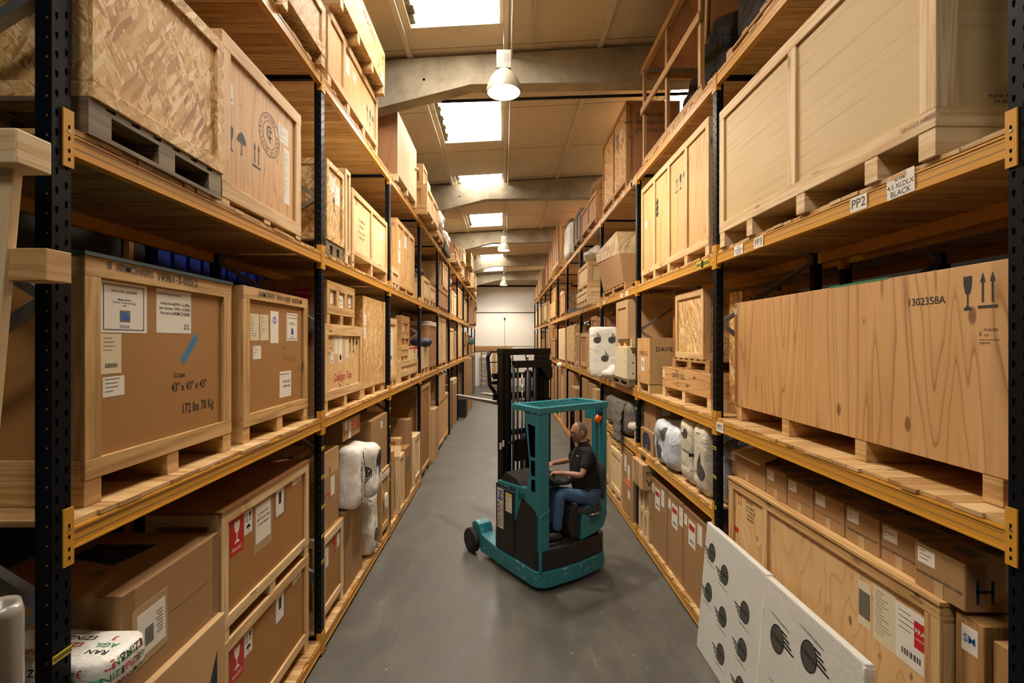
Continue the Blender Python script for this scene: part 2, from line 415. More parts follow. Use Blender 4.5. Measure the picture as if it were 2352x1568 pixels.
def wing(mb, fr, a, b, sz, rot=0, mi=0, mi2=1, word="Hedley's", side=-1, sub='', c=.0012):
    f = fr.rot(rot, a, b); mb.mark('logo'); h0 = mb.hold; mb.hold = True
    [[mb.flat(f, [(sz*.5*p_*math.cos(k*.2244), sz*.58*p_*math.sin(k*.2244)), (sz*.5*q_*math.cos(k*.2244), sz*.58*q_*math.sin(k*.2244)), (sz*.5*q_*math.cos(k*.2244+.2244), sz*.58*q_*math.sin(k*.2244+.2244)), (sz*.5*p_*math.cos(k*.2244+.2244), sz*.58*p_*math.sin(k*.2244+.2244))], c, mi2) for k in range(28)] for p_, q_ in ((.001, .3), (.3, .55), (.55, .8), (.8, 1))]
    ringf2 = disc(0, 0, sz*.5, sz*.58); inn = disc(0, 0, sz*.46, sz*.54)
    for k in range(28): mb.flat(f, [inn[k], ringf2[k], ringf2[(k+1) % 28], inn[(k+1) % 28]], c+.0006, mi)
    mb.text(f, word, 0, 0, sz*.27, c+.0008, mi)
    for k in range(4):
        y0 = sz*(-.03-.15*k); L = sz*(.74-.12*k); x0 = sz*(.44-.07*k)
        pts = [(x0, y0), (x0+L, y0-.0*sz), (x0+L*.96, y0-.085*sz), (x0-.03*sz, y0-.085*sz)]
        mb.flat(f, [(side*x, y) for x, y in pts], c, mi)
    if sub: mb.text(f, sub, 0, -sz*.78, sz*.12, c, mi)
    mb.hold = h0

def paper(root, fr, a, b, w, h, style='lines', mat=None, tilt=0, name='paper_label', c=.001):
    """a sheet stuck on a face; a, b is its lower corner"""
    f = fr.rot(tilt, a, b); mb = MB(); mb.fbox(f, 0, w, 0, h, 0, c); c2 = c+.0006
    if style == 'lines':
        n = max(3, int(h/.022))
        for i in range(n):
            y = h*(.9-.8*i/n); x1 = w*(.12+R.random()*.7)
            mb.flat(f, [(w*.1, y), (max(x1, w*.25), y), (max(x1, w*.25), y-h*.16/n), (w*.1, y-h*.16/n)], c2, 4)
    elif style == 'bar':
        for i in range(4): mb.flat(f, [(w*.1, h*(.9-.1*i)), (w*(.5+.1*(i % 3)), h*(.9-.1*i)), (w*(.5+.1*(i % 3)), h*(.885-.1*i)), (w*.1, h*(.885-.1*i))], c2, 4)
        x = w*.2
        while x < w*.8:
            d = w*(.012+R.random()*.03); mb.flat(f, [(x, h*.15), (x+d, h*.15), (x+d, h*.26), (x, h*.26)], c2, 1); x += d*2
    elif style == 'barh':
        x = w*.05
        while x < w*.95:
            d = w*(.01+R.random()*.02); mb.flat(f, [(x, h*.2), (x+d, h*.2), (x+d, h*.8), (x, h*.8)], c2, 1); x += d*1.9
    elif isinstance(style, (list, tuple)):
        for (body, x, y, sz, *r) in style: mb.text(f, body, w*x, h*y, sz, c2, r[0] if r else 1, r[1] if len(r) > 1 else 1)
    return mb.build(name, [mat or PAPER, INK, INKR, INKB, INKG], root, fixn=False)
def fragile(root, fr, a, b, w, h):
    mb = MB(); mb.fbox(fr, a, a+w, b, b+h, 0, .001)
    stencil(mb, fr, 'glass', a+w*.2, b+h*.3, w*.6, h*.6, 1, .0016); mb.text(fr, 'FRAGILE', a+w*.5, b+h*.14, w*.2, .0016, 1)
    return mb.build('fragile_sticker', [REDT, PAPER], root, fixn=False)
# ------------------------------------------------------------------ builders for goods
def dbox(mb, side, y0, y1, d0, d1, z0, z1, grain=None, mi=0): return mb.box(X(side, d0), X(side, d1), y0, y1, z0, z1, grain, mi)
def pallet_parts(root, side, y0, y1, d0, d1, z, h=.145, mat=PINE_O, far=False):
    W = y1-y0; bt = .02; bl = h-3*bt if h > .1 else h-2*bt
    M = MB()
    n = 7
    for i in range(n):      # top boards run into the rack
        a = y0+i*(W-.09)/(n-1)
        dbox(M, side, a, a+.09, d0, d1, z+h-bt, z+h)
    def lower(M2):
        for k in range(3):
            for j in range(3):
                a = y0+k*(W-.12)/2; d = d0+j*((d1-d0)-.12)/2
                dbox(M2, side, a, a+.12, d, d+.12, z+bt, z+h-2*bt)
    for j in range(3):
        d = d0+j*((d1-d0)-.11)/2
        dbox(M, side, y0, y1, d, d+.11, z+h-2*bt, z+h-bt)
    for j in range(3):
        d = d0+j*((d1-d0)-.11)/2
        dbox(M, side, y0, y1, d, d+.11, z, z+bt)
    if far: lower(M); M.build('pallet_base', mat, root)
    else:
        M.build('pallet_deck', mat, root)
        for k in range(3):
            for j in range(3):
                a = y0+k*(W-.12)/2; d = d0+j*((d1-d0)-.12)/2
                dbox(MB(), side, a, a+.12, d, d+.12, z+bt, z+h-2*bt).build('block', mat, root)
def crate(side, lev, y0, y1, top, desc, s=.04, dep=.85, body=PLY, bat=PINE, base=None, skid=.1, nsk=3, posts=0, bw=.085, bt=.02,
          end=True, frame=True, group=None, name='wooden_crate', lid=None, grain=2, full=None, skp=None, pal=None, endmat=None, cat='crate', bwt=None):
    """top/base: heights relative to the eye; base None = shelf"""
    z0 = ZL[lev] if base is None else H+base
    z1 = H+top; near = y0 < 13.5
    label = full or f"{desc}, {place(side, lev, (y0+y1)/2)}"
    root = thing(name, label, cat, (X(side, s+dep/2), (y0+y1)/2, z0), group)
    t = bt if frame else 0
    te = bt if (frame and end) else 0
    zb = z0+(skid if pal is None else pal)
    bwt = bwt or bw
    sgn = -1 if side == 'left' else 1
    if not near:                                     # far away: one mesh
        M = MB(); mats = [body, bat]
        dbox(M, side, y0+te, y1, s+t, s+dep, zb, z1, grain, 0)
        if frame:
            dbox(M, side, y0, y1, s, s+t, z1-bw, z1, None, 1); dbox(M, side, y0, y1, s, s+t, zb, zb+bw, None, 1)
            for k in range(posts+2):
                a = y0+k*(y1-y0-bw)/(posts+1); dbox(M, side, a, a+bw, s, s+t-.001, zb+bw, z1-bw, None, 1)
            if end:
                for d in (s, s+dep-bw): dbox(M, side, y0, y0+te, d, d+bw, zb, z1, None, 1)
                dbox(M, side, y0+.001, y0+te, s+bw, s+dep-bw, z1-bw, z1, None, 1); dbox(M, side, y0+.001, y0+te, s+bw, s+dep-bw, zb, zb+bw, None, 1)
        if zb > z0:
            for k in range(nsk):
                a = y0+k*(y1-y0-.09)/max(1, nsk-1); dbox(M, side, a, a+.09, s, s+dep, z0, zb, None, 1)
        M.build('body', mats, root); return root
    bv = .003 if y0 < 7 else 0
    P = MB(); dbox(P, side, y0+te, y1, s+t, s+dep, zb, z1 if lid is None else z1-.012, grain); P.build('panel', [body], root, bv)
    if endmat is not None:
        E = MB(); dbox(E, side, y0+te-.004, y0+te, s+t+.002, s+dep, zb, z1-.001, grain); E.build('end_panel', endmat, root)
    if lid is not None:
        E = MB(); dbox(E, side, y0-.01, y1, s-.01, s+dep, z1-.012, z1+.006); E.build('lid', lid, root)
        z1 -= .012
    if frame:
        M = MB(); dbox(M, side, y0, y1, s, s+t, z1-bwt, z1); M.build('top_rail', bat, root, bv)
        M = MB(); dbox(M, side, y0, y1, s, s+t, zb, zb+bw); M.build('bottom_rail', bat, root, bv)
        for k in range(posts+2):
            a = y0+k*(y1-y0-bw)/(posts+1)
            M = MB(); dbox(M, side, a, a+bw, s+.0005, s+t, zb+bw, z1-bwt); M.build('post', bat, root, bv)
        if end:
            M = MB(); dbox(M, side, y0, y0+te, s+t, s+dep, z1-bw, z1); M.build('end_rail', bat, root, bv)
            M = MB(); dbox(M, side, y0, y0+te, s+t, s+dep, zb, zb+bw); M.build('end_rail', bat, root, bv)
            for d in (s+t, s+dep-bw):
                M = MB(); dbox(M, side, y0+.0005, y0+te, d, d+bw, zb+bw, z1-bw); M.build('end_post', bat, root, bv)
    if pal is not None: pallet_parts(root, side, y0-.01, y1-.02, s+.01, s+dep, z0, pal, PINE_O)
    elif skid:
        sk = skp or [y0+k*(y1-y0-.095)/max(1, nsk-1) for k in range(nsk)]
        for a in sk:
            M = MB(); dbox(M, side, a, a+.095, s+.004, s+dep, z0, zb); M.build('skid', bat, root, bv)
    return root
def carton(side, lev, y0, y1, top, desc, s=.05, dep=.6, mat=CARD, base=None, group=None, full=None, seam=True, name='cardboard_box', rot=0, tapem=TAPE, flat=False):
    z0 = ZL[lev] if base is None else H+base
    z1 = H+top; label = full or f"{desc}, {place(side, lev, (y0+y1)/2)}"
    cx, cy = X(side, s+dep/2), (y0+y1)/2
    root = thing(name, label, 'box', (cx, cy, z0), group)
    M = MB(); dbox(M, side, y0, y1, s, s+dep, z0, z1); M.build('carton', mat, root, .006 if y0 < 7 else 0)
    if seam:
        M = MB(); w = .025; m = (s+s+dep)/2
        dbox(M, side, y0-.0015, y0, m-w, m+w, max(z0, z1-.12), z1+.0015); dbox(M, side, y0, y1, m-w, m+w, z1, z1+.0015)
        ym = (y0+y1)/2
        dbox(M, side, ym-w, ym+w, s-.0015, s, z0+.001, z0+min(.12, (z1-z0)/3)); 
        M.build('packing_tape', tapem, root)
    if rot: root.rotation_euler.z = rot
    return root
def bag(name, desc, c, h, p=5, amp=.03, seed=0, mat=BAG, cat='bag', group=None, logos=(), M=None, nu=32, nv=22, fr=3.0, inkm=(INK, LOGOG), full=None):
    c = V(c); root = thing(name, desc, cat, (c.x, c.y, c.z-h[2]), group)
    mb = MB(); mb.blob(c, h, p, amp, seed, nu, nv, 0, M, fr); mb.build('wrapping', mat, root)
    if logos:
        bv = mb.bvh(); L = MB()
        for fr_, fn in logos:
            st = len(L.v); fn(L, fr_); L.project(bv, fr_.n, .004, st)
        L.build('logo', list(inkm), root, fixn=False)
    return root

# ------------------------------------------------------------------ the building
def struct(name, mb, mats, **k): return mb.build(name, mats, None, kind='structure', **k)
XL_, XR_, YB, YE = -6.6, 7.4, -7.5, 33.3
RZ = lambda x: H+4.46+.055*x
struct('floor', MB().box(XL_, XR_, YB, YE, -.1, 0), FLOOR)
struct('wall_end', MB().box(XL_, XR_, YE, YE+.2, 0, 9), WALL)
struct('wall_left', MB().box(XL_-.2, XL_, YB, YE, 0, 9), DWALL)
struct('wall_right', MB().box(XR_, XR_+.2, YB, YE, 0, 9), DWALL)
struct('wall_rear', MB().box(XL_, XR_, YB-.2, YB, 0, 9), CONC)
SKX = [(-1.35, -.02), (3.0, 4.35)]
SKY = [(-2.95+3.97*k-3.97, -2.95+3.97*k-3.97+1.88) for k in range(11)]
SKY = [(a, b) for a, b in SKY if b < YE and a > YB]
def slope_box(mb, x0, x1, y0, y1, off, th, mi=0, g=1):
    o = len(mb.v)
    for x, y, z in [(x, y, RZ(x)+off+dz) for x in (x0, x1) for y in (y0, y1) for dz in (0, th)]: mb.v.append(V((x, y, z)))
    for idx in ((0, 1, 3, 2), (4, 6, 7, 5), (0, 4, 5, 1), (2, 3, 7, 6), (0, 2, 6, 4), (1, 5, 7, 3)):
        mb.face([o+i for i in idx], [(mb.v[o+i].y, mb.v[o+i].x) for i in idx], mi)
mb = MB()
xs = sorted({XL_, XR_} | {v for p in SKX for v in p}); ys = sorted({YB, YE} | {v for p in SKY for v in p})
for i in range(len(xs)-1):
    if (xs[i], xs[i+1]) in SKX:
        prev = YB
        for a, b in SKY:
            if (xs[i] > 0 and a < 8) or a < -4: continue
            slope_box(mb, xs[i], xs[i+1], prev, a, 0, .12); prev = b
        slope_box(mb, xs[i], xs[i+1], prev, YE, 0, .12)
    else: slope_box(mb, xs[i], xs[i+1], YB, YE, 0, .12)
struct('ceiling', mb, ROOF)
n = 0
for xa, xb in SKX:
    for a, b in SKY:
        if (xa > 0 and a < 8) or a < -4: continue
        n += 1
        f = MB()
        for q in ((xa, xb, a, a+.035), (xa, xb, b-.035, b), (xa, xa+.05, a, b), (xb-.035, xb, a, b)): slope_box(f, *q, .0, .12)
        w = struct(f'window_{n}', f, [TRIM]); 
        slab = MB(); slope_box(slab, xa, xb, a, b, .125, .01); p = slab.build('daylight_sheet', SKYM, w)
        e = MB()
        for k in range(9):
            y = a+.05+k*(b-a-.1)/9; slope_box(e, xa+.05, xa+.12+.03*(k % 2), y, y+(b-a)/9*.9, .04, .05)
        e.build('sheet_edge', MOSS, w)
tn = 0
for x in (-5.9, -4.35, -2.9, -1.43, .03, 1.47, 2.93, 4.42, 5.9):
    tn += 1; m = MB(); slope_box(m, x-.035, x+.035, YB, YE, -.05, .05); struct(f'trim_{tn}', m, TRIM)
for y in [YB+.9+k*1.99 for k in range(20)]:
    tn += 1; m = MB(); slope_box(m, XL_, XR_, y, y+.012, -.004, .004); struct(f'trim_{tn}', m, SEAM)
for k in range(-2, 5):
    y = 7.45+6.0*k
    if y < YB or y > YE-.3: continue
    top = lambda x: RZ(x)-.06
    pts = [(XL_, top(XL_)), (XR_, top(XR_)), (XR_, top(XR_)-1.5), (4.2, top(4.2)-.62), (-.5, H+3.93), (-1.95, H+3.56), (XL_, H+2.2)]
    fr = FR((0, y, 0), (1, 0, 0), (0, 0, 1), (0, -1, 0))
    m = MB(); m.prism(fr, pts, 0, -.27); m.flat(fr, disc(-1.22, H+4.0, .02, .02, 12), .001, 1)
    struct(f'beam_{k+3}', m, [CONC, HOLE])
m = MB(); m.tube([(-1.0, 7.85, H+3.86), (7, 7.85, H+4.12)], .025, 8); struct('pipe_1', m, MAST)
m = MB(); m.tube([(.12, YB, RZ(.1)-.12), (.12, YE, RZ(.1)-.12)], .016, 8); struct('pipe_2', m, TRIM)
m = MB(); m.tube([(.42, 0, RZ(.4)-.05), (.42, 7.4, RZ(.4)-.05)], .014, 8); struct('pipe_3', m, TRIM)
# end wall details
m = MB(); m.box(XL_, XR_, YE-.05, YE, H+3.72, H+3.84); struct('trim_51', m, MAST)
for i, z in enumerate((H+1.95, H-.55, H-.33)):
    m = MB(); m.box(XL_, XR_, YE-.03, YE, z, z+.05); struct(f'trim_{52+i}', m, [DWALL, TRIM, TRIM][i])
m = MB(); m.tube([(.06, YE-.03, H+1.55), (.06, YE-.03, H-.1), (.16, YE-.03, H-.35), (-.1, YE-.03, H-.5)], .012, 6); m.box(.01, .11, YE-.06, YE, H+1.5, H+1.62)
tag(m.build('wall_cable', MAST), 'thin cable hanging from a small socket on the white end wall', 'cable')

# ------------------------------------------------------------------ high bay lamps
for k, y in enumerate((-5.1, 6.9, 18.9, 30.6)):
    z = H+3.52
    if k == 0:  # unseen lamp added behind the camera, carrying the row on at lower power
        y = -4.0
    lb = ['white high bay lamp hanging over the aisle before the first racks', 'large white high bay lamp hanging nearest over the aisle',
          'small white high bay lamp hanging mid aisle before the fourth beam', 'tiny white high bay lamp hanging farthest by the end wall'][k]
    r = thing('high_bay_lamp', lb, 'lamp', (0, y, z+.55), 'high bay lamps along the aisle')
    prof = [(.245, 0), (.243, .04), (.226, .12), (.19, .2), (.14, .265), (.1, .3)]
    m = MB(); m.lathe([(a, z+b) for a, b in prof]+[(.095, z+.3)]+[(a-.012, z+b) for a, b in prof[::-1]], (0, y, 0), 32); m.build('shade', DOME, r)
    m = MB(); m.lathe([(.001, z+.045), (.15, z+.045), (.17, z+.06), (.12, z+.12)], (0, y, 0), 24); m.build('bulb', BULB, r)
    m = MB(); m.box(-.1, .1, y-.1, y+.1, z+.3, z+.55)
    for q in range(5): m.box(.1-.001, .101, y-.06+.025*q, y-.05+.025*q, z+.36, z+.5, mi=1); m.box(.01+.016*q, .016+.016*q, y-.101, y-.1, z+.38, z+.5, mi=1)
    m.build('housing', [WHITE_M, INKG], r, .004)
    m = MB(); m.tube([(0, y, z+.55), (0, y, RZ(0)-.02)], .008, 6); m.build('hanger', GALV, r)
    ld = bpy.data.lights.new('bay_light', 'SPOT'); ld.energy = 900 if k else 160; ld.spot_size = math.radians(150); ld.spot_blend = .6; ld.shadow_soft_size = .16; ld.color = (1, .88, .7)
    lo = bpy.data.objects.new('bay_light', ld); COL.objects.link(lo); lo.location = (0, y, z-.01); lo.parent = r; lo.location = V((0, 0, -.56))

# ------------------------------------------------------------------ racks
def rack(side, nb, levels, label, depth, hi=True, off=0, y_off=0):
    """off: extra setback (back-to-back rack)"""
    r = thing('pallet_rack', label, 'rack', (X(side, off+depth/2), 1.94+nb*BAY/2, 0))
    sg = -1 if side == 'left' else 1
    def bx(mb, y0, y1, d0, d1, z0, z1, **k): return mb.box(X(side, d0+off), X(side, d1+off), y0, y1, z0, z1, **k)
    TOP = Z3-.004
    for k in range(nb+1):
        yc = 1.94+k*BAY+y_off
        if yc > YE-.1: break
        for j, d in enumerate((0, depth-.07)):
            m = MB(); bx(m, yc-.042, yc+.042, d+.002, d+.068, .005, TOP)
            bx(m, yc-.06, yc+.06, d-.01, d+.09, 0, .008)
            if hi and j == 0 and k < 5:
                fr = face(side, yc, 0, off+.002); s_ = 1 if side == 'left' else -1
                z = .12; i = 0
                while z < TOP-.05:
                    for q, a in enumerate((-.021, .021)):
                        zz = z+(.03 if q else 0)
                        m.flat(fr, [(a-.006, zz+.014), (a+.006, zz+.014), (a+.006, zz), (a+.003, zz-.014), (a-.003, zz-.014), (a-.006, zz)], .0006, 1)
                    z += .0762
                z = .1
                while z < TOP-.05:
                    m.flat(FR((X(side, off+.02), yc-.0425, 0), (1, 0, 0), (0, 0, 1), (0, -1, 0)), disc(0, z, .004, .004, 8), .0006, 2); z += .0762
            m.build('upright', [UPR, HOLE, DOT], r)
        zn = H+.17-1.23*3; seq = []
        while zn < TOP-.1:
            if zn > .1: seq.append((zn, 0))
            seq.append((zn+.615, 1)); zn += 1.23
        seq = [q for q in seq if .1 < q[0] < TOP-.1]
        for a, b in zip(seq[:-1], seq[1:]):
            p0 = V((X(side, off+.05 if a[1] == 0 else off+depth-.05), yc, a[0])); p1 = V((X(side, off+.05 if b[1] == 0 else off+depth-.05), yc, b[0]))
            d = (p1-p0).normalized(); n_ = V((0, 1, 0)); u = n_.cross(d)
            m = MB(); m.fbox(FR(p0, d, u, n_), 0, (p1-p0).length, -.02, .02, -.022, .022); m.build('brace', GALV, r)
        if k > 0 or True:
            m = MB(); bx(m, yc-.02, yc+.02, .05, depth-.05, H+2.54, H+2.58); m.build('brace', UPR, r)
    for k in range(nb):
        ya, yb = 1.94+k*BAY+.042+y_off, 1.94+(k+1)*BAY-.042+y_off
        if yb > YE: break
        for lev in levels(k):
            z = ZL[lev]; bh = .088 if side == 'left' else .098
            zt = z-.026
            for j, (d0, d1) in enumerate(((0, .045), (depth-.045, depth))):
                m = MB(); bx(m, ya, yb, d0+.002, d1, zt-bh, zt, grain=1)
                if hi and j == 0:      # pressed grooves of the beam
                    for q in (.3, .62): bx(m, ya, yb, d0+.0012, d0+.002, zt-bh*q, zt-bh*q+.004, mi=1)
                    bx(m, ya, yb, d0-.002, d0+.004, zt-.012, zt-.002)
                    bx(m, ya, yb, d0-.002, d0+.004, zt-bh, zt-bh+.01)
                be = m.build('beam', [BEAM, DOT], r)
                if j == 0:
                    for (e0, e1, yw) in ((ya-.04, ya+.006, ya+.002), (yb-.006, yb+.04, yb-.002)):
                        ct = z+.062 if lev < 3 else z-.001
                        c = MB(); bx(c, e0, e1, d0-.006, d0+.001, z-.17, ct); bx(c, yw-.003, yw+.003, d0, d0+.045, z-.17, ct)
                        if hi and k < 3:
                            fr = face(side, (e0+e1)/2, z-.054, off-.006)
                            for q in (-.085, -.05, .0, .045): c.flat(fr, disc(0, q, .005, .009, 8), .0008, 1)
                            c.flat(fr, disc(0, .03, .007, .007, 10), .003, 2)
                        c.build('connector', [BEAM, HOLE, STEEL], be)
            m = MB(); y = ya+.005; i = 0
            while y < yb-.03:
                w = min(R.choice((.095, .1, .12, .14)), yb-.005-y); jj = R.uniform(-.01, .012) if hi else 0
                bx(m, y+.0016, y+w-.0016, .004-jj, depth-.01, zt+.001+R.random()*.004, z-R.random()*.003, grain=0, mi=R.choice((0, 0, 0, 1, 2))); y += w
            m.build('shelf_deck', [DECKW, DECKW2, DECKW3], r)
    return r
rackL = rack('left', 10, lambda k: (0, 1, 2, 3) if k < 3 else (1, 2, 3), 'orange and navy pallet racking along the left side of the aisle', DL)
rackR = rack('right', 11, lambda k: {0: (0, 1, 2, 3), 1: (0, .5, 1, 2, 3), 2: (0, .5, 1, 2, 3)}.get(k, (0, 1, 2, 3)), 'orange and navy pallet racking along the right side, with PP signs', DR)
rackB = rack('right', 6, lambda k: (1, 2, 3), 'navy racking standing back to back behind the right rack', 1.02, False, DR+.22)
# tapes, labels and signs stuck on the racks
ups = [o for o in rackR.children if o.name.startswith('upright')]; upl = [o for o in rackL.children if o.name.startswith('upright')]
def ylab(up, side, yc, zs):
    for z in zs:
        fr = face(side, yc, z, .0)
        paper(up, fr, -.042, 0, .084, .03, 'barh', YELT, name='barcode_label', c=.0015)
for k, (side, lst) in enumerate((('left', upl), ('right', ups))):
    for b in (0, 1, 2):
        yc = 1.94+BAY*b
        if b == 0: zs = (H-1.26, H-1.42) if side == 'left' else ()
        else: zs = (H-1.05, H-1.33, H-1.62, H-1.9, H-2.15)
        ylab(lst[b*2], side, yc, zs)
beR = [o for o in rackR.children if o.name.startswith('beam')]
def sign_on(par, y, z, w, h, lines, tilt=0):
    fr = fR(y, z, -.002); return paper(par, fr, -w/2, -h/2, w, h, lines, tilt=tilt, name='shelf_sign', c=.002)
def near_beam(lev, bay):
    zz = ZL[lev]-.026; best = None
    for o in beR:
        vs = [o.matrix_world @ v.co for v in o.data.vertices[:8]]
        c = sum((V(v.co) for v in o.data.vertices), V())/len(o.data.vertices)+V(rackR.location)
        if abs(c.z-(zz-.05)) < .04 and abs(c.y-(1.94+BAY*(bay+.5))) < .5 and abs(c.x-B) < .1: best = o
    return best
b20 = near_beam(2, 0); zb = Z2-.075
sign_on(b20, YR(1973, 0), zb, .13, .085, [('PP2', .5, .5, .075)])
sign_on(b20, YR(1743, 0), zb, .14, .085, [('PP3', .5, .5, .075)])
sign_on(b20, YR(2070, 0), zb+.012, .175, .125, [('2.5L', .5, .8, .042), ('4.5 XLDLX', .5, .48, .036), ('BLACK', .5, .17, .042)], .03)
sign_on(b20, YR(1697, 0), zb, .16, .085, [('2.5L', .5, .8, .026), ('STANDARD', .5, .5, .028), ('SILVER', .5, .2, .028)])
b10 = near_beam(1, 0); sign_on(b10, YR(1654, 0), Z1-.08, .15, .09, [('PP5', .5, .5, .07)])
for bay, lev, xs_ in ((1, 2, (1620, 1608)), (1, 3, (1452,)), (2, 3, (1432, 1415, 1400, 1388)), (2, 2, (1440, 1428, 1388)), (3, 2, (1374, 1345, 1335)), (0, 0, ()), (2, 3, (1450,))):
    bb = near_beam(lev, bay)
    if bb is None: continue
    for x in xs_:
        yy = YR(x, 0)
        paper(bb, fR(yy, ZL[lev]-.11, -.002), -.09, 0, .18, .07, 'barh' if (bay, lev) == (1, 2) else [('PP', .5, .5, .06)], YELT if (bay, lev) == (1, 2) else PAPER, name='shelf_sign', c=.002)
# ================================================================== LEFT RACK
G = lambda side, lev: f"goods on the {SH[lev]} of the {side} rack"
L1, L2, L3, L0 = G('left', 1), G('left', 2), G('left', 3), G('left', 0)
# --- middle shelf
def armchair_print(root, f, a, b, w, h, tilt=0):
    m = MB(); g = f.rot(tilt, a, b); m.fbox(g, 0, w, 0, h, 0, .001)
    for q in ((.07, .93, .93, .945), (.07, .93, .055, .07)): m.flat(g, [(w*q[0], h*q[2]), (w*q[1], h*q[2]), (w*q[1], h*q[3]), (w*q[0], h*q[3])], .0016, 1)
    for q in ((.07, .085), (.915, .93)): m.flat(g, [(w*q[0], h*.055), (w*q[1], h*.055), (w*q[1], h*.945), (w*q[0], h*.945)], .0016, 1)
    for body, y, s in (('DAVID GILL GALLERIES', .82, .05), ('Mattia Bonetti', .66, .045), ('Armchair Toccata Blue Right', .6, .04), ('2014', .54, .035), ('STOCK', .12, .06)):
        m.text(g, body, w*.5, h*y, s*h*1.3, .0016, 2)
    m.flat(g, [(w*.4, h*.22), (w*.62, h*.22), (w*.62, h*.45), (w*.4, h*.45)], .0016, 3)
    m.flat(g, [(w*.43, h*.28), (w*.6, h*.25), (w*.6, h*.35), (w*.54, h*.36), (w*.53, h*.42), (w*.44, h*.41)], .002, 4)
    m.build('paper_label', [PAPER, INKN, INK, INKG, INKB], root, fixn=False)
c1 = crate('left', 1, 2.15, 3.31, .395, 'hardboard crate with blue tape strip and white sheets', s=.09, dep=.86, body=HARD, bat=PINE_W, skid=.115, lid=LIDB, bw=.09, group=L1)
f = fL(2.15, Z1, .11)
armchair_print(c1, f, .1, .775, .3, .245)
paper(c1, f, .47, .78, .29, .24, [('AirSea Packing Group Ltd', .35, .9, .019), ('AirSea Packing', .3, .68, .02), ('Item Number', .26, .57, .02), ('Description', .26, .46, .02), ('19961-3-005c', .72, .68, .026), ('19961-3-0005', .72, .57, .026), ('ARMCHAIRS', .7, .46, .028), ('2/2', .85, .15, .04)])
paper(c1, f, .11, .58, .12, .19, 'bar', PAPERC); paper(c1, f, .12, .47, .13, .095, 'lines', tilt=.02)
m = MB(); g = f.rot(.86, .7, .6); m.fbox(g, 0, .2, 0, .045, 0, .001); m.build('blue_tape', BLUET, c1)
m = MB(); m.text(f, 'Crate:', .66, .54, .04, .001, 0); m.text(f, '43" x 43" x 43"', .75, .47, .07, .001, 0, .75); m.text(f, '172 lbs 78 Kg', .83, .34, .08, .001, 0, .7); m.build('lettering', INKBR if 0 else INK, c1, fixn=False)
g = fL(2.15, Z1, .088)
m = MB(); m.text(g, '8  ARMCHAIRS', .27, 1.085, .05, .001, 0, .9, -.02); m.text(g, '19961-3-005/2', .62, 1.08, .065, .001, 0, .9); m.build('lettering', INK, c1, fixn=False)
c2 = crate('left', 1, 3.46, 4.607, .40, 'hardboard crate with four small sheets, beside first upright', s=.09, dep=.86, body=HARD, bat=PINE_W, skid=.115, bw=.09, group=L1, full='hardboard crate with small sheets, farther of two matching crates, middle shelf of left rack')
f = fL(3.46, Z1, .11)
paper(c2, f, .13, .74, .13, .2, 'lines', PAPERC); paper(c2, f, .28, .74, .13, .2, 'lines', PAPERC, .03); paper(c2, f, .44, .72, .14, .26, [('o', .5, .75, .12, 3)]); armchair_print(c2, f, .73, .74, .22, .24)
paper(c2, f, .17, .6, .12, .1, 'lines'); paper(c2, f, .6, .26, .22, .22, [('AirSea Packing Group Ltd', .4, .9, .017), ('19961-3-005c', .6, .6, .025), ('ARMCHAIRS', .6, .42, .025)])
m = MB(); m.text(f, 'crate', .7, .68, .04, .001); m.text(f, '43" x 43" x 43"', .8, .58, .06, .001, 0, .7); m.text(f, '172 lb', 1.0, .48, .05, .001); m.text(f, '78 kg', 1.02, .38, .05, .001); m.build('lettering', INKBR, c2, fixn=False)
g = fL(3.46, Z1, .088)
m = MB(); m.text(g, '(ARMCHAIR)  19961-3-0005   BOTTOM', .6, 1.09, .055, .001, 0, .85); m.build('lettering', INK, c2, fixn=False)
x = carton('left', 1, 4.8, 4.92, .61, 'dark red wooden case with FRAGILE sticker', s=.1, dep=.55, mat=PLYR, base=-.733, group=L1, seam=False, name='wooden_case')
m = MB(); g = fN(-(A+.3), 4.799, H+.42); m.fbox(g, 0, .16, 0, .1, 0, .001); m.text(g, 'FRAGILE', .08, .06, .04, .0016, 1); m.build('fragile_sticker', [REDT, PAPER], x, fixn=False)
paper(x, fN(-(A+.3), 4.799, H+.2), 0, 0, .14, .17)
x = crate('left', 1, 4.93, 6.243, .184, 'plywood crate with red stencil and three papers', s=.05, dep=.9, body=PLY, bat=PINE, skid=.12, bw=.1, bwt=.12, group=L1)
f = fL(4.93, Z1, .07)
m = MB(); m.text(f, 'Cadogan Tate', .62, .34, .12, .001, 0, .9); m.text(f, 'Fine Art', .66, .21, .12, .001, 1, .9)
stencil(m, f, 'up1', .82, .6, .09, .2, 1); stencil(m, f, 'glass', .95, .6, .09, .18, 1); stencil(m, f, 'umb', 1.07, .6, .1, .18, 1)
for i, w in enumerate(('46x52x40', '2 of 2', 'NET WT', 'GROSS')): m.text(f, w, .18, .76-.05*i, .04, .001, 2)
m.build('marking', [INKR, INKS, INKBR], x, fixn=False)
paper(x, f, .33, .6, .1, .22); paper(x, f, .46, .5, .13, .3, [('.', .5, .6, .5, 1)]); paper(x, f, .7, .55, .09, .2); paper(x, f, .2, .5, .1, .12, 'bar')
x = crate('left', 1, 4.99, 5.918, .634, 'small open pine crate stacked over red-stencilled crate', s=.05, dep=.5, body=PLYR, bat=PINE_W, base=.186, skid=.1, posts=2, bw=.09, group=L1, nsk=3)
f = fL(4.99, H+.3, .07); paper(x, f, .12, .1, .09, .17); paper(x, f, .36, .06, .22, .22, [('FRAGILE', .5, .75, .04, 2), ('No 2', .5, .45, .05), ('TOP', .5, .2, .04)]); paper(x, f, .74, .1, .09, .17, 'bar')
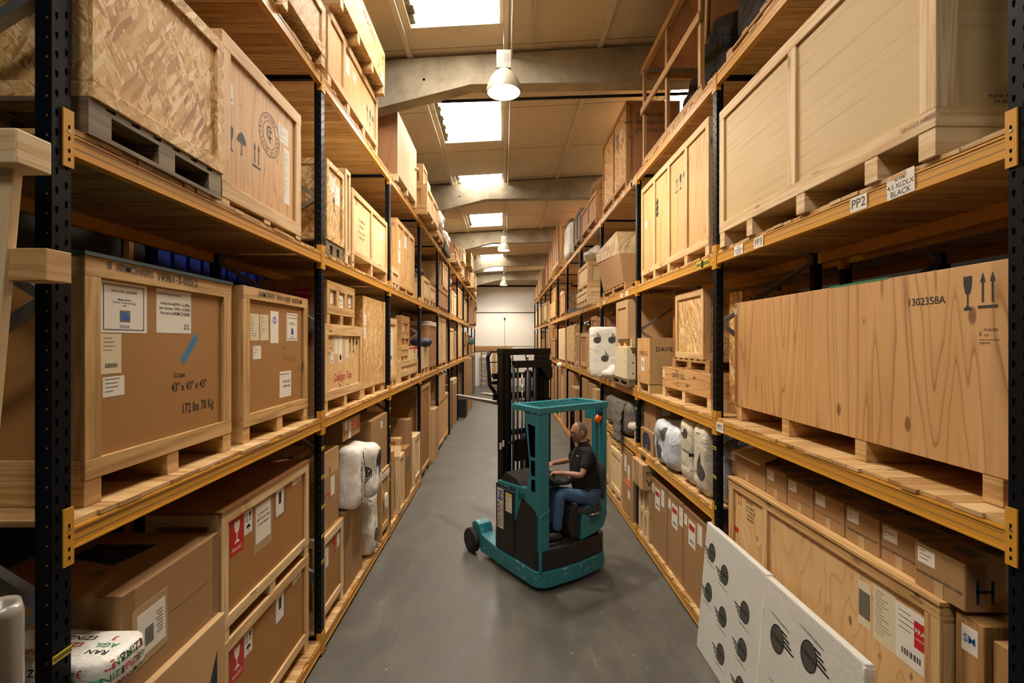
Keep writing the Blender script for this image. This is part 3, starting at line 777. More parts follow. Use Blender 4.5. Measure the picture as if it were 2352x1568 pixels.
x = crate('left', 1, 6.36, 7.48, .60, 'tall strand board crate without battens', s=.08, dep=.8, body=OSB, bat=PINE, skid=.11, frame=False, group=L1)
m = MB(); dbox(m, 'left', 7.38, 7.48, .06, .08, Z1+.11, H+.6); m.build('post', PINE, x); paper(x, fL(6.36, Z1, .08), .03, .95, .12, .14); paper(x, fL(6.36, Z1, .08), .03, .78, .12, .14)
x = crate('left', 1, 7.66, 8.26, .376, 'narrow tall pine crate with long paper strip', s=.05, dep=.8, body=PLYP, bat=PINE, group=L1, bw=.1); paper(x, fL(7.66, Z1, .07), .15, .35, .2, .6, 'bar')
x = crate('left', 1, 8.54, 10.29, -.348, 'low pine crate with recessed panel at bottom of stack', s=.05, dep=.9, body=PLY, bat=PINE, group=L1, bw=.1); paper(x, fL(8.54, Z1, .07), .4, .18, .1, .1)
x = crate('left', 1, 8.62, 9.28, -.066, 'small slatted pine crate, middle of stack', s=.06, dep=.7, body=PINE, bat=PINE_W, base=-.348, skid=.08, group=L1)
x = carton('left', 1, 9.36, 10.26, -.1, 'pale box with red FRAGILE tape and black glass', s=.06, dep=.7, mat=PLYP, base=-.348, group=L1, seam=False)
f = fL(9.36, H-.348, .06); m = MB(); m.fbox(f, 0, .9, .2, .24, 0, .001, mi=0); stencil(m, f, 'glass', .5, .03, .14, .16, 1); m.text(f, 'FRAGILE', .3, .22, .03, .0016, 2); m.build('red_tape', [REDT, INK, PAPER], x, fixn=False)
x = crate('left', 1, 8.85, 9.63, .48, 'dark stained crate topping a stack, paper in its recess', s=.1, dep=.75, body=PLYR, bat=PINE_D, base=-.066, skid=.12, group=L1, bw=.14); paper(x, fL(8.85, H, .12), .2, .12, .1, .26)
x = crate('left', 1, 10.7, 11.77, -.116, 'pale plywood crate beneath a navy bag', s=.05, dep=.9, body=PLYP, bat=PINE, group=L1, frame=False, skid=.13)
bag('navy_bag', 'navy fabric bag lying on a crate, middle shelf of left rack, fourth bay', (-(A+.14), 11.2, H-.116+.1), (.22, .34, .09), 2.6, .05, 3, NAVY, group=L1)
x = crate('left', 1, 11.86, 13.05, .5, 'tall reddish crate with red printed tape round its top', s=.05, dep=.8, body=PLYR, bat=PINE_D, group=L1, bw=.12)
f = fL(11.86, H+.42, .05); m = MB(); m.fbox(f, 0, 1.19, -.02, .08, 0, .002, mi=0); m.fbox(fN(-(A+.05), 11.86, H+.42), -.7, 0, -.02, .08, 0, .002, mi=0)
for i in range(4): m.text(fN(-(A+.05), 11.858, H+.42), 'FRAGILE', -.6+.18*i, .03, .05, .0025, 1)
m.build('printed_tape', [PAPER, REDT], x, fixn=False)
crate('left', 1, 13.3, 15.3, .69, 'tall pale plywood crate with three posts', s=.05, body=PLYP, bat=PINE, posts=1, group=L1)
crate('left', 1, 16.1, 17.7, .46, 'cream plain crate beside tall pale crate', s=.05, body=PLYP, bat=PINE_P, group=L1)
crate('left', 1, 17.8, 18.6, .38, 'brown cardboard wrapped crate', s=.05, body=CARDL, bat=PINE_W, group=L1)
crate('left', 1, 18.95, 21.0, .72, 'tall light crate reaching the shelf above', s=.05, body=PLYP, bat=PINE, posts=2, group=L1)
crate('left', 1, 21.75, 24.1, -.1, 'wide low brown crate under windowed crate', s=.05, body=PLYR, bat=PINE_W, posts=2, group=L1)
crate('left', 1, 21.9, 23.4, .42, 'brown crate with square recess on top of stack', s=-.05, body=PLY, bat=PINE_D, base=-.1, bw=.16, group=L1)
carton('left', 1, 24.6, 26.7, -.15, 'plain brown crate below the teal cover', s=.0, mat=CARDL, group=L1)
bag('teal_cover', 'teal fabric cover draped on a box, middle shelf of left rack, ninth bay', (-(A+.12), 25.7, H+.02), (.3, .6, .17), 5, .05, 5, TEALB, group=L1)
crate('left', 1, 27.4, 29.6, .3, 'pine crate nearest the end wall', s=.05, body=PLY, bat=PINE, posts=1, group=L1)
# --- upper shelf
x = crate('left', 2, 2.05, 3.013, 1.84, 'strand board crate on old grey pallet', s=-.03, dep=1.02, body=OSB, bat=OSB, pal=.156, group=L2, end=True, bw=.07)
f = fL(2.05, Z2, -.008); m = MB()
fa = f.rot(-.12, .4, .57); stencil(m, fa, 'up1', 0, 0, .075, .11); m.build('arrow_stencil', INKS, x, fixn=False)
paper(x, f, .73, .55, .13, .3, 'lines'); paper(x, f, .645, .55, .1, .14, 'lines')
x = crate('left', 2, 3.042, 4.232, 1.954, 'plywood crate stencilled with glass, umbrella and round seal', s=0, dep=.95, body=PLYK, bat=PINE, skid=.035, group=L2, bw=.1)
f = fL(3.042, Z2, .02); m = MB(); stencil(m, f, 'glass', .105, .37, .065, .16); stencil(m, f, 'umb', .2, .38, .13, .17); stencil(m, f, 'up', .41, .375, .11, .18)
m.mark('seal'); m.hold = True; cx_, cy_ = .66, .69; ringf(m, f, cx_, cy_, .155, .161, .001); ringf(m, f, cx_, cy_, .1, .105, .001)
m.text(f, 'C', cx_-.012, cy_+.015, .14, .0012, 0, .8); m.text(f, 'T', cx_+.008, cy_-.015, .14, .0012, 0, .6)
def ringtext(w, mid, st):
    for i, ch in enumerate(w):
        t_ = math.radians(mid)-(i-(len(w)-1)/2)*st; m.text(f, ch, cx_+.13*math.cos(t_), cy_+.13*math.sin(t_), .038, .0012, 0, 1, t_-math.pi/2)
ringtext('VALUES', 90, .27); ringtext('SERVICE', -35, .27); ringtext('QUALITY', 205, .27)
m.build('marking', INKS, x, fixn=False)
paper(x, f, .9, .25, .1, .45, 'lines'); paper(x, f, .8, .72, .18, .14, 'lines'); paper(x, f, .105, .67, .06, .14, 'bar', tilt=.1)
x = crate('left', 2, 4.85, 5.377, 1.829, 'narrow strand board crate with torn papers and arrow', s=0, dep=.8, body=OSB, bat=OSB, pal=.15, group=L2, bw=.06)
f = fL(4.85, Z2, .02); m = MB(); stencil(m, f, 'up1', .2, .48, .1, .17); m.build('arrow_stencil', INKS, x, fixn=False); paper(x, f, .14, .68, .14, .15); paper(x, f, .27, .58, .16, .2)
x = crate('left', 2, 5.42, 5.6, 1.93, 'slim pale crate standing beside strand board crate', s=0, dep=.8, body=PLYP, bat=PINE_P, skid=.1, nsk=1, group=L2, bw=.05)
x = crate('left', 2, 5.655, 7.37, 1.79, 'wide pale plywood crate with centre post and handwriting', s=0, dep=.85, body=PLYP, bat=PINE, skid=.15, group=L2, posts=1, bw=.07)
f = fL(5.655, Z2, .02); m = MB()
for i, w in enumerate(('T.S. MIRROR', 'FRAGILE', 'Do not stack', 'KEEP DRY')): m.text(f, w, .45, .62-.07*i, .05, .001)
m.fbox(f, .2, .24, .77, .9, 0, .001, mi=1); m.build('lettering', [INKBR, REDT], x, fixn=False); paper(x, f, 1.3, .6, .16, .12)
crate('left', 2, 7.65, 8.2, 2.0, 'tall slab crate set back behind a small crate', s=.3, dep=.7, body=PLY, bat=PINE_W, group=L2)
crate('left', 2, 7.66, 8.22, 1.186, 'small slatted crate in front of slab crate', s=0, dep=.28, body=PINE, bat=PINE_P, skid=.07, group=L2)
x = crate('left', 2, 8.26, 9.87, 2.10, 'large warm pine crate with three recessed panels', s=.05, dep=.95, body=PLYO, bat=PINE_W, skid=.09, posts=2, group=L2)
f = fL(8.26, Z2, .07); paper(x, f, .2, .5, .16, .4, [('No 4', .5, .6, .08)]); paper(x, f, .7, .85, .2, .22)
crate('left', 2, 10.5, 10.95, 2.0, 'tall brown slab crate behind black bag', s=.3, dep=.7, body=PLY, bat=PINE_D, group=L2)
crate('left', 2, 11.0, 11.9, 1.477, 'pale crate below a small black bag', s=.05, dep=.85, body=PLYP, bat=PINE, skid=.12, group=L2)
bag('black_bag', 'small black bag on a pale crate, upper shelf of left rack', (-(A+.3), 11.2, H+1.477+.1), (.2, .22, .09), 2.5, .04, 2, GUARDB, group=L2)
crate('left', 2, 12.0, 12.97, 1.41, 'pale crate with long skids next to upright', s=.05, dep=.85, body=PLYP, bat=PINE, skid=.14, group=L2)
x = crate('left', 2, 13.3, 15.85, 1.55, 'wide dark brown crate on five skids', s=.05, dep=.85, body=PLYR, bat=PLYR, skid=.13, nsk=5, group=L2, bw=.1); 
crate('left', 2, 14.4, 15.87, 2.37, 'light crate with window panels on dark crate', s=.05, dep=.7, body=PLYP, bat=PINE, base=1.55, posts=1, group=L2)
crate('left', 2, 16.2, 16.9, 1.85, 'brown tall crate left of cream pair', s=.05, body=CARDL, bat=PINE_W, group=L2)
crate('left', 2, 16.95, 17.75, 1.8, 'cream slab crate, nearer of a pair', s=.05, body=PLYP, bat=PINE_P, group=L2)
crate('left', 2, 17.8, 18.6, 1.78, 'cream slab crate, farther of a pair', s=.05, body=PLYP, bat=PINE_P, group=L2)
bag('wrapped_bundle', 'clear film bundle on brown crate, upper shelf of left rack', (-(A+.45), 16.6, H+2.08), (.4, .35, .2), 2.4, .1, 4, CWRAP, group=L2)
crate('left', 2, 19.0, 21.3, 2.15, 'orange brown crate with two vertical posts', s=.05, body=PLYR, bat=PLYO, posts=2, group=L2)
crate('left', 2, 21.75, 24.1, 1.9, 'tall cream crate set between uprights', s=.05, body=PLYP, bat=PINE, posts=2, group=L2)
crate('left', 2, 24.6, 26.8, 1.7, 'brown carton like crate under slotted tray', s=-.25, body=CARDL, bat=CARDL, group=L2)
crate('left', 2, 24.7, 26.7, 2.1, 'brown slotted tray on top of crate', s=-.3, body=CARD, bat=PINE_D, base=1.7, posts=3, group=L2)
crate('left', 2, 27.4, 29.7, 2.0, 'pine crate closest to end wall', s=.05, body=PLY, bat=PINE, posts=1, group=L2)
# --- top shelf
x = crate('left', 3, 2.85, 4.65, 3.17, 'strand board crate with recessed front above the aisle', s=-.06, dep=1.0, body=OSB, bat=OSB, skid=.1, group=L3, bw=.09, skp=[2.9, 3.75, 4.55])
x = crate('left', 3, 4.88, 6.81, 3.37, 'plywood crate with arrow, glass and umbrella stencils', s=0, dep=.95, body=PLYO, bat=PINE, skid=.1, group=L3, posts=0, bw=.08, nsk=4)
m = MB(); dbox(m, 'left', 5.35, 5.43, 0, .02, Z3+.18, H+3.29); m.build('post', PINE, x)
f = fL(4.88, Z3, .02); m = MB(); stencil(m, f, 'up1', 1.42, .28, .09, .22); stencil(m, f, 'glass', 1.56, .28, .09, .2); stencil(m, f, 'umb', 1.68, .28, .1, .2); m.build('marking', INKS, x, fixn=False)
paper(x, f, .6, .45, .14, .2); paper(x, f, .88, .5, .1, .1, 'bar')
x = crate('left', 3, 4.9, 6.72, 3.96, 'overhanging strand board crate topping the stack', s=-.12, dep=1.05, body=OSB, bat=PINE, base=3.37, skid=.1, frame=False, nsk=4, group=L3)
f = fL(4.9, H+3.37, -.12); m = MB(); m.text(f, 'FRAGILE', 1.05, .47, .13, .001, 0, 1.1, 0); stencil(m, f, 'up1', 1.66, .35, .08, .16); m.build('marking', INKS, x, fixn=False); paper(x, f, 1.62, .12, .12, .14)
x = crate('left', 3, 7.84, 9.54, 3.72, 'very tall pale plywood case with reddish end', s=-.05, dep=1.0, body=PLYP, bat=PLYP, frame=False, skid=.11, endmat=PLYR, group=L3, nsk=3)
m = MB(); m.lathe([(.001, -.06), (.03, -.06), (.03, 0), (.001, 0)], (-(A-.05)+.06, 9.4, H+3.32), 10, 0, 'x'); m.build('knob', PAPER, x)
x = crate('left', 3, 9.9, 11.65, 3.2, 'overhanging pine crate with two framed panels', s=-.2, dep=1.0, body=PLY, bat=PINE, skid=.09, posts=1, group=L3, bw=.1)
crate('left', 3, 9.92, 10.45, 3.62, 'dark red boarded case resting on pine crate', s=-.12, dep=.5, body=PLYR, bat=PINE_W, base=3.2, skid=0, group=L3, bw=.07)
carton('left', 3, 10.5, 11.05, 3.5, 'cream carton on framed crate', s=-.1, dep=.5, mat=PLYP, base=3.2, group=L3, seam=False)
carton('left', 3, 11.1, 11.6, 3.38, 'lower cream carton on framed crate', s=-.1, dep=.5, mat=PLYP, base=3.2, group=L3, seam=False)
crate('left', 3, 12.0, 13.4, 3.0, 'low slatted pine crate below white bags', s=-.1, dep=.9, body=PINE, bat=PINE_D, group=L3)
bag('white_bag', 'creased white bag leaning off crate, top shelf of left rack, fourth bay', (-(A-.02), 12.9, H+3.2), (.13, .5, .24), 2.6, .1, 7, BAG, group=L3)
bag('white_bag', 'folded white bag lower down, top shelf of left rack, fifth bay', (-(A-.02), 14.2, H+2.93), (.14, .6, .18), 2.6, .1, 8, BAG, group=L3)
carton('left', 3, 13.7, 15.2, 2.75, 'flat black board under white bag', s=-.1, dep=.6, mat=GUARDB, group=L3, seam=False)
crate('left', 3, 15.9, 18.2, 2.88, 'low pine crate holding a red crate', s=-.2, dep=1.0, body=PLY, bat=PINE, group=L3, posts=1)
crate('left', 3, 15.9, 17.4, 3.25, 'red brown panelled crate on low crate', s=-.15, dep=.8, body=PLYR, bat=PLYR, base=2.88, group=L3, bw=.07)
crate('left', 3, 17.5, 18.8, 3.4, 'cream slab crate behind red crate', s=-.3, dep=.7, body=PLYP, bat=PINE_P, base=2.88, skid=.05, group=L3)
crate('left', 3, 18.95, 20.6, 3.1, 'plain cream crate with tall sides', s=-.1, dep=.9, body=PLYP, bat=PINE_P, group=L3)
crate('left', 3, 21.0, 22.9, 3.2, 'brown crate under orange framed crate', s=-.2, dep=.9, body=PLYR, bat=PINE_D, group=L3, posts=1)
crate('left', 3, 20.9, 22.6, 3.85, 'orange framed crate with red end panel', s=-.35, dep=.9, body=PLYR, bat=PLYO, base=3.2, group=L3, bw=.12)
crate('left', 3, 23.4, 25.4, 3.3, 'cream crate standing proud of the rack', s=-.35, dep=.9, body=PLYP, bat=PINE_P, group=L3)
crate('left', 3, 25.8, 28.0, 3.1, 'small brown crate in a row', s=-.1, dep=.9, body=PLY, bat=PINE_D, group=L3, posts=1)
crate('left', 3, 28.2, 29.8, 3.2, 'pale crate ending the row', s=-.1, dep=.9, body=PLYP, bat=PINE_D, group=L3)
# --- floor shelf
Hb = CARD
x = crate('left', 0, 3.16, 4.577, -1.985, 'pine framed hardboard crate with red fragile sticker, lower of two', s=.07, dep=.5, body=HARD, bat=PINE, skid=.1, group=L0, full='pine framed hardboard crate with red fragile sticker, lower of two on left floor shelf', bw=.08)
f = fL(3.16, Z0, .09)
def crate_labels(x, f, hb, doc):
    fragile(x, f, .13, hb-.28, .17, .25); m = MB(); m.fbox(f, .31, .42, hb-.2, hb-.04, 0, .001); stencil(m, f, 'up', .32, hb-.11, .04, .06, 1, .0016); stencil(m, f, 'glass', .37, hb-.11, .04, .06, 1, .0016); stencil(m, f, 'umb', .33, hb-.19, .07, .06, 1, .0016); m.build('handling_label', [PAPER, INK], x, fixn=False)
    if doc:
        m = MB(); m.fbox(f, .45, .72, hb-.4, hb-.0, 0, .001, mi=0); m.fbox(f, .47, .7, hb-.33, hb-.05, .001, .002, mi=1)
        for i, w in enumerate(('DO NOT STACK', 'KEEP FOR VICTORIA', 'STORE UPRIGHT')): m.text(f, w, .585, hb-.12-.04*i, .022, .0026, 2)
        m.build('document_pouch', [CLEAR_TAPE, PAPER, INK], x, fixn=False)
    m = MB(); m.fbox(f, .76, .98, hb-.26, hb-.0, 0, .001, mi=0); m.fbox(f, .79, .93, hb-.24, hb-.03, .001, .002, mi=1); m.flat(f, [(.84, hb-.15), (.88, hb-.15), (.89, hb-.05), (.84, hb-.06)], .0026, 2); m.build('taped_picture', [TAPE, PAPER, INK], x, fixn=False)
    paper(x, f, 1.1, hb-.08, .09, .08); paper(x, f, 1.2, hb-.07, .09, .08)
crate_labels(x, f, .82, False)
x = crate('left', 0, 3.16, 4.577, -1.112, '', s=.07, dep=.5, body=HARD, bat=PINE_P, base=-1.985, skid=.085, group=L0, full='pine framed hardboard crate with papers, stacked upper of two at left floor shelf', bw=.08, lid=HARDD)
crate_labels(x, fL(3.16, H-1.985, .09), .8, True)
m = MB(); g = fL(3.16, H-1.16, .068); m.fbox(g, .22, .36, -.03, .04, 0, .001); m.text(g, 'GB 0023', .29, .02, .02, .0016, 1); m.text(g, 'HT', .29, -.01, .02, .0016, 1); m.build('heat_stamp', [PINE, INK], x, fixn=False)
x = carton('left', 0, 2.3, 3.13, -1.735, 'cardboard box with navy print supporting the long box', s=.03, dep=.8, mat=CARDL, group=L0)
f = fL(2.3, Z0, .03); m = MB(); m.flat(f, [(.62, .7), (.74, .55), (.74, .95)], .001); m.build('printed_mark', INKN, x, fixn=False); paper(x, f, .1, .78, .14, .12, 'lines')
x = carton('left', 0, 2.334, 3.13, -1.222, 'long cardboard box with plastic document pouch', s=.07, dep=.85, mat=CARD, base=-1.735, group=L0, seam=False)
f = fL(2.334, H-1.735, .07)
m = MB(); m.fbox(f, 0, .796, .255, .258, 0, .0012, mi=0); m.fbox(f, 0, .08, 0, .513, 0, .0008, mi=1); m.fbox(f, .73, .796, 0, .513, 0, .0008, mi=1); m.build('box_seam', [CARDD, TAPE], x)
m = MB(); g = f.rot(.03, .07, .1); m.fbox(g, 0, .25, 0, .3, 0, .002, mi=0); m.fbox(g, .03, .23, .04, .26, .002, .003, mi=1); m.flat(g, [(.08, .08), (.14, .08), (.14, .17), (.08, .17)], .0036, 2)
for i in range(7): m.flat(g, [(.16+.01*(i % 2), .1+.018*i), (.21, .1+.018*i), (.21, .106+.018*i), (.16+.01*(i % 2), .106+.018*i)], .0036, 2)
m.build('document_pouch', [CLEAR_TAPE, PAPER, INKG], x, fixn=False)
m = MB(); g = fT(-(A+.07), 2.334, H-1.222); m.flat(g, [(-.62, .42), (-.3, .32), (-.26, .6), (-.62, .6)], .001); m.flat(g, [(-.34, .2), (-.28, .2), (-.28, .26), (-.34, .26)], .001, 1); m.build('printed_mark', [INKN, INKG], x, fixn=False)
carton('left', 0, 2.02, 2.28, -1.5, 'plain cardboard box below paper wrapped packet', s=.05, dep=.7, mat=CARD, group=L0, full='plain cardboard box below the printed packet, floor shelf of left rack')
x = thing('printed_packet', 'white packet printed all over with red, green and black letters', 'packet', (-(A+.27), 2.15, H-1.5), L0)
m = MB(); m.blob((-(A+.2), 2.15, H-1.415), (.3, .14, .08), 7, .012, 4, 32, 20); m.build('wrapping', BAG, x)
bv = m.bvh(); m2 = MB(); m2.hold = True
for fr_ in (fN(-(A+.2), 2.01, H-1.42), fT(-(A+.2), 2.15, H-1.34), fL(2.15, H-1.42, -.1)):
    st = len(m2.v)
    W_2 = .24 if fr_.r.x else .09
    for i in range(12): m2.text(fr_, ['PIZ3', 'AGIL', 'LE', 'RAN', 'ZNIZ3', '3'][i % 6], -W_2+(i % 4)*W_2*.62, -.05+.05*(i//4), .042, .001, (i*7+i//4) % 3, 1.1, [0, 3.14][i % 2])
    m2.project(bv, fr_.n, .002, st)
m2.build('lettering', [INK, INKR, GREENI], x, fixn=False)
for k, (za, zb) in enumerate(((-1.98, -1.70), (-1.70, -1.43), (-1.43, -1.167))):
    x = carton('left', 0, 4.93, 5.49, zb, '', s=.1, dep=.6, mat=[CARD, CARD, CARDL][k], base=za, group=L0, full=f'brown carton in a stack of three beside navy upright, {["bottom", "middle", "top"][k]} one, left rack')
    if k == 1: paper(x, fL(4.93, H+za, .1), .3, .04, .12, .2, 'lines'); m = MB(); m.fbox(fL(4.93, H+za, .1), 0, .3, .08, .095, 0, .001); m.build('red_strip', REDT, x)
x = crate('left', 0, 4.86, 5.51, -1.98, 'pale framed crate with red glass label below cartons', s=.05, dep=.7, body=HARD, bat=PINE_P, skid=.1, nsk=2, group=L0)
f = fL(4.86, Z0, .07); m = MB(); stencil(m, f, 'glass', .34, .6, .12, .16); m.build('red_glass_print', INKR, x, fixn=False); paper(x, f, .12, .55, .1, .2); paper(x, f, .48, .62, .08, .14)
x = carton('left', 0, 5.54, 6.23, -1.95, 'large smooth brown lidded box beneath white sacks', s=.05, dep=.7, mat=CARD, group=L0, seam=False)
m = MB(); dbox(m, 'left', 5.535, 6.235, .044, .76, H-2.0, H-1.945); m.build('lid', CARD, x)
carton('left', 0, 5.6, 6.3, -1.17, 'brown box hidden behind white sacks', s=.42, dep=.5, mat=CARDD, base=-1.95, group=L0)
x = carton('left', 0, 5.62, 6.3, -.93, 'big brown carton with orange label over white sacks', s=.1, dep=.75, mat=CARD, base=-1.165, group=L0)
f = fL(5.62, H-1.165, .1); paper(x, f, .4, .08, .13, .13, [('FRAGILE', .5, .6, .02)], ORL); paper(x, f, .22, .0, .09, .2); paper(x, f, .08, .12, .09, .1)
def furn(L, f): L.text(f, 'FURNITURE', -.02, -.1, .15, .001, 0, 1, 1.5)
def furn(L, f):
    L.text(f, 'FURNITURE', -.07, -.02, .085, .001, 0, 1, 1.5)
    L.flat(f, [(-.02, .3), (.005, .3), (.05, .1), (.04, -.15), (.0, -.28), (-.01, -.28), (.02, -.15), (.025, .1)], .001, 0)
TW = Matrix(((1, 0, .0), (0, .93, .12), (0, .0, 1)))
bag('white_sack', 'white sack printed FURNI hanging over brown box, floor shelf of left rack', (-(A+.1), 5.72, H-1.58), (.2, .155, .34), 9, .015, 3, BAG, group=L0, M=TW,
    logos=[(fL(5.76, H-1.6, -.1), furn)])
bag('white_sack', 'tall rounded white sack with oval winged logo, floor shelf of left rack', (-(A+.05), 6.1, H-1.6), (.24, .2, .34), 5, .04, 6, BAG, group=L0,
    logos=[(fN(-(A-.08), 5.9, H-1.58), lambda L, f: wing(L, f, 0, 0, .12, math.pi/2, side=-1)), (fL(6.12, H-1.5, -.22), lambda L, f: wing(L, f, 0, .05, .2, math.pi/2, side=-1))])
bag('white_sack', 'slim upright white sack standing beside brown slab, floor shelf of left rack', (-(A+.16), 6.58, H-2.43), (.18, .15, .42), 8, .03, 9, BAG, group=L0,
    logos=[(fL(6.6, H-2.6, -.05), lambda L, f: wing(L, f, 0, 0, .16, math.pi/2, side=-1))])
x = crate('left', 0, 6.98, 7.485, -1.885, 'narrow knotty crate with red printed tape', s=0, dep=.6, body=PLYK, bat=PINE_W, skid=.1, nsk=2, group=L0, bw=.09)
m = MB(); g = fN(-A, 6.98, H-1.885); m.fbox(g, -.5, 0, -.13, -.05, 0, .002); m.text(g, 'FRAGILE PACKIC', -.27, -.09, .06, .0026, 1); g2 = fL(6.98, H-1.885, 0); m.fbox(g2, 0, .52, -.13, -.05, 0, .002); m.text(g2, 'PACKIC', .2, -.09, .06, .0026, 1); m.build('printed_tape', [PAPER, INKR], x, fixn=False)
bag('paper_tag', 'small white paper pouch on knotty crate front in left floor shelf', (-(A-.02)+.0, 7.2, H-2.35), (.02, .07, .12), 4, .005, 1, PAPER, 'pouch')
x = carton('left', 0, 6.58, 7.485, -1.078, 'tall brown carton with navy print on taped crate', s=.03, dep=.7, mat=CARD, base=-1.885, group=L0)
paper(x, fL(6.58, H-1.885, .03), .5, .62, .1, .1); m = MB(); m.flat(fN(-(A+.03), 6.58, H-1.885), [(-.4, .0), (-.4, .25), (-.02, .45), (-.02, .0)], .001); m.build('printed_mark', INKN, x, fixn=False)
m = MB(); m.lathe([(.05, 0), (.065, .008), (.075, .012), (.065, .018), (.05, .012)], (-(A+.06), 6.85, Z0), 20); tag(m.build('tape_roll', TAPE), 'small roll of brown tape lying on left floor shelf boards', 'tape')
# third bay floor shelf
crate('left', 0, 7.66, 7.8, -1.8, 'slim upright pine slab nearest the upright', s=.05, dep=.7, body=PINE, bat=PINE_W, frame=False, skid=0, group=L0)
crate('left', 0, 7.86, 8.0, -1.78, 'slim upright pine slab, second one', s=.04, dep=.7, body=PINE_W, bat=PINE_W, frame=False, skid=0, group=L0)
x = crate('left', 0, 8.15, 8.55, -1.93, 'pale pine crate with open cardboard on top', s=-.02, dep=.4, body=PINE_P, bat=PINE_P, skid=0, bw=.06, group=L0)
m = MB(); g = FR((-(A+.05), 8.15, H-1.93), (1, 0, 0), (0, .8, .6), (0, -.6, .8)); m.fbox(g, -.3, .06, 0, .24, 0, .006); m.build('cardboard_flap', CARDL, x)
crate('left', 0, 8.6, 8.8, -1.72, 'small pine ended crate behind open cardboard', s=.08, dep=.4, body=PINE, bat=PINE, skid=0, bw=.05, group=L0)
x = carton('left', 0, 8.85, 9.25, -1.95, 'grey brown board pack with dark picture', s=.02, dep=.5, mat=HARD, group=L0, seam=False); m = MB(); m.fbox(fL(8.85, Z0, .02), .06, .3, .45, .75, 0, .002); m.build('picture', INKG, x)
carton('left', 0, 9.28, 9.6, -1.5, 'brown slab carton beside dark picture', s=.05, dep=.5, mat=CARD, group=L0)
crate('left', 0, 9.65, 10.28, -1.9, 'pine framed crate at the shelf end', s=0, dep=.6, body=PLYP, bat=PINE_P, group=L0, bw=.07)
carton('left', 0, 8.05, 8.55, -1.0, 'tall brown carton leaning at the back', s=.5, dep=.5, mat=CARD, group=L0)
carton('left', 0, 8.95, 9.55, -1.05, 'tall brown carton with open flap', s=.6, dep=.4, mat=CARDL, group=L0, full='tall brown carton with open flap at back, floor shelf of left rack')
carton('left', 0, 9.7, 10.25, -1.2, 'brown carton with white label at back', s=.62, dep=.4, mat=CARD, group=L0)
# beyond, goods stand on the floor
def fl(y0, y1, top, desc, s=.03, dep=.8, mat=CARD, base=-H, kind='crate', **k):
    if kind == 'crate': return crate('left', 0, y0, y1, top, desc, s=s, dep=dep, body=mat, base=base, group='goods on the floor under the left rack', **k)
    return carton('left', 0, y0, y1, top, desc, s=s, dep=dep, mat=mat, base=base, group='goods on the floor under the left rack', **k)
fl(10.55, 11.9, -.98, 'tall pine framed brown crate standing on floor', mat=HARD, bat=PINE_W, bw=.09, skid=.14)
for k, (a, b) in enumerate(((-3.03, -2.72), (-2.72, -2.43), (-2.43, -1.72))): fl(12.3, 12.95, b, '', mat=CARDL, base=a, kind='box', full=f'{["small brown carton at stack bottom", "small brown carton mid stack", "tall brown carton on stack top"][k]}, by fourth bay floor of left rack', s=-.02)
fl(13.3, 15.7, -1.62, 'wide plywood crate below a tied carton', mat=PLY, bat=PINE, posts=1, skid=.1)
fl(13.5, 14.9, -.95, 'brown tied carton on wide plywood crate', mat=CARDL, base=-1.62, kind='box')
fl(16.04, 16.64, -1.45, 'dark brown upright slab', mat=CARDD, kind='box')
fl(17.0, 18.6, -1.6, 'brown wrapped slab under pine beams', mat=CARD, kind='box')
fl(17.0, 18.6, -1.35, 'bundle of pine beams on wrapped slab', mat=PINE_P, base=-1.6, bat=PINE_P, posts=2, skid=.05)
carton('left', 0, 19.4, 20.3, -2.3, 'small black box with white label on the floor', s=-.25, dep=.35, mat=GUARDB, base=-H, seam=False)
fl(21.66, 22.6, -.75, 'tall brown wrapped panel jutting from the rack', mat=CARD, kind='box', s=-.3)
fl(22.8, 24.1, -.9, 'brown board bundle near the far end', mat=CARDL, kind='box', s=-.05)
for k, (y, m_, l) in enumerate(((26.0, 'GREEN', 'green and grey poles leaning under the far end of left rack'), (28.2, 'GREY', 'grey metal panels leaning by the end wall left of ladder'))):
    m = MB()
    for i in range(7): m.box(-(A-.1)-.09*i, -(A-.1)-.09*i-.05, y+.07*i, y+.06+.07*i, 0, 2.3-.1*(i % 3))
    tag(m.build('leaning_poles', [LIDB, GALV][k]), l, 'poles', 'goods on the floor under the left rack')
# outside the near end of the left rack
r_ = thing('leaning_timber', 'pale leaning timber slats with block ends before the left rack', 'frame', (-1.9, 1.7, 0))
g = FR((-2.017, 1.72, 0), (1, 0, 0), (.089, 0, 1), (0, -1, 0))
m = MB(); m.fbox(g, -.07, .0, .02, 3.74, 0, .035); m.build('slat', PINE_P, r_, .003)
m = MB(); m.fbox(g.at(-.085, 0, .03), -.07, .0, .02, 3.74, 0, .035); m.build('slat', PINE, r_, .003)
m = MB(); m.box(-1.81, -1.63, 1.63, 1.76, H+.597, H+.716); m.build('end_block', PINE_P, r_, .006)
m = MB(); m.box(-1.73, -1.595, 1.70, 1.80, H+.213, H+.326); m.build('end_block', PINE_W, r_, .003)
m = MB(); m.box(-1.95, -1.76, 1.6, 1.70, H-.58, H-.48); m.build('end_block', PINE_W, r_, .003)
FOAMR = painted('foam_roll', '#857e73', '#9c9588', .25)
m = MB(); m.lathe([(.001, 0), (.062, 0), (.064, 2.12), (.055, 2.16), (.035, 2.15), (.03, 2.1), (.001, 2.1)], (-1.68, 1.62, .0), 28); tag(m.build('film_roll', FOAMR), 'upright roll of translucent foam film at the near left end', 'roll')
m = MB(); m.box(-1.64, -1.578, 1.42, 1.5, 0, 2.3); tag(m.build('cardboard_sheet', CARDD), 'edge of a brown cardboard sheet at the far left bottom corner', 'sheet')
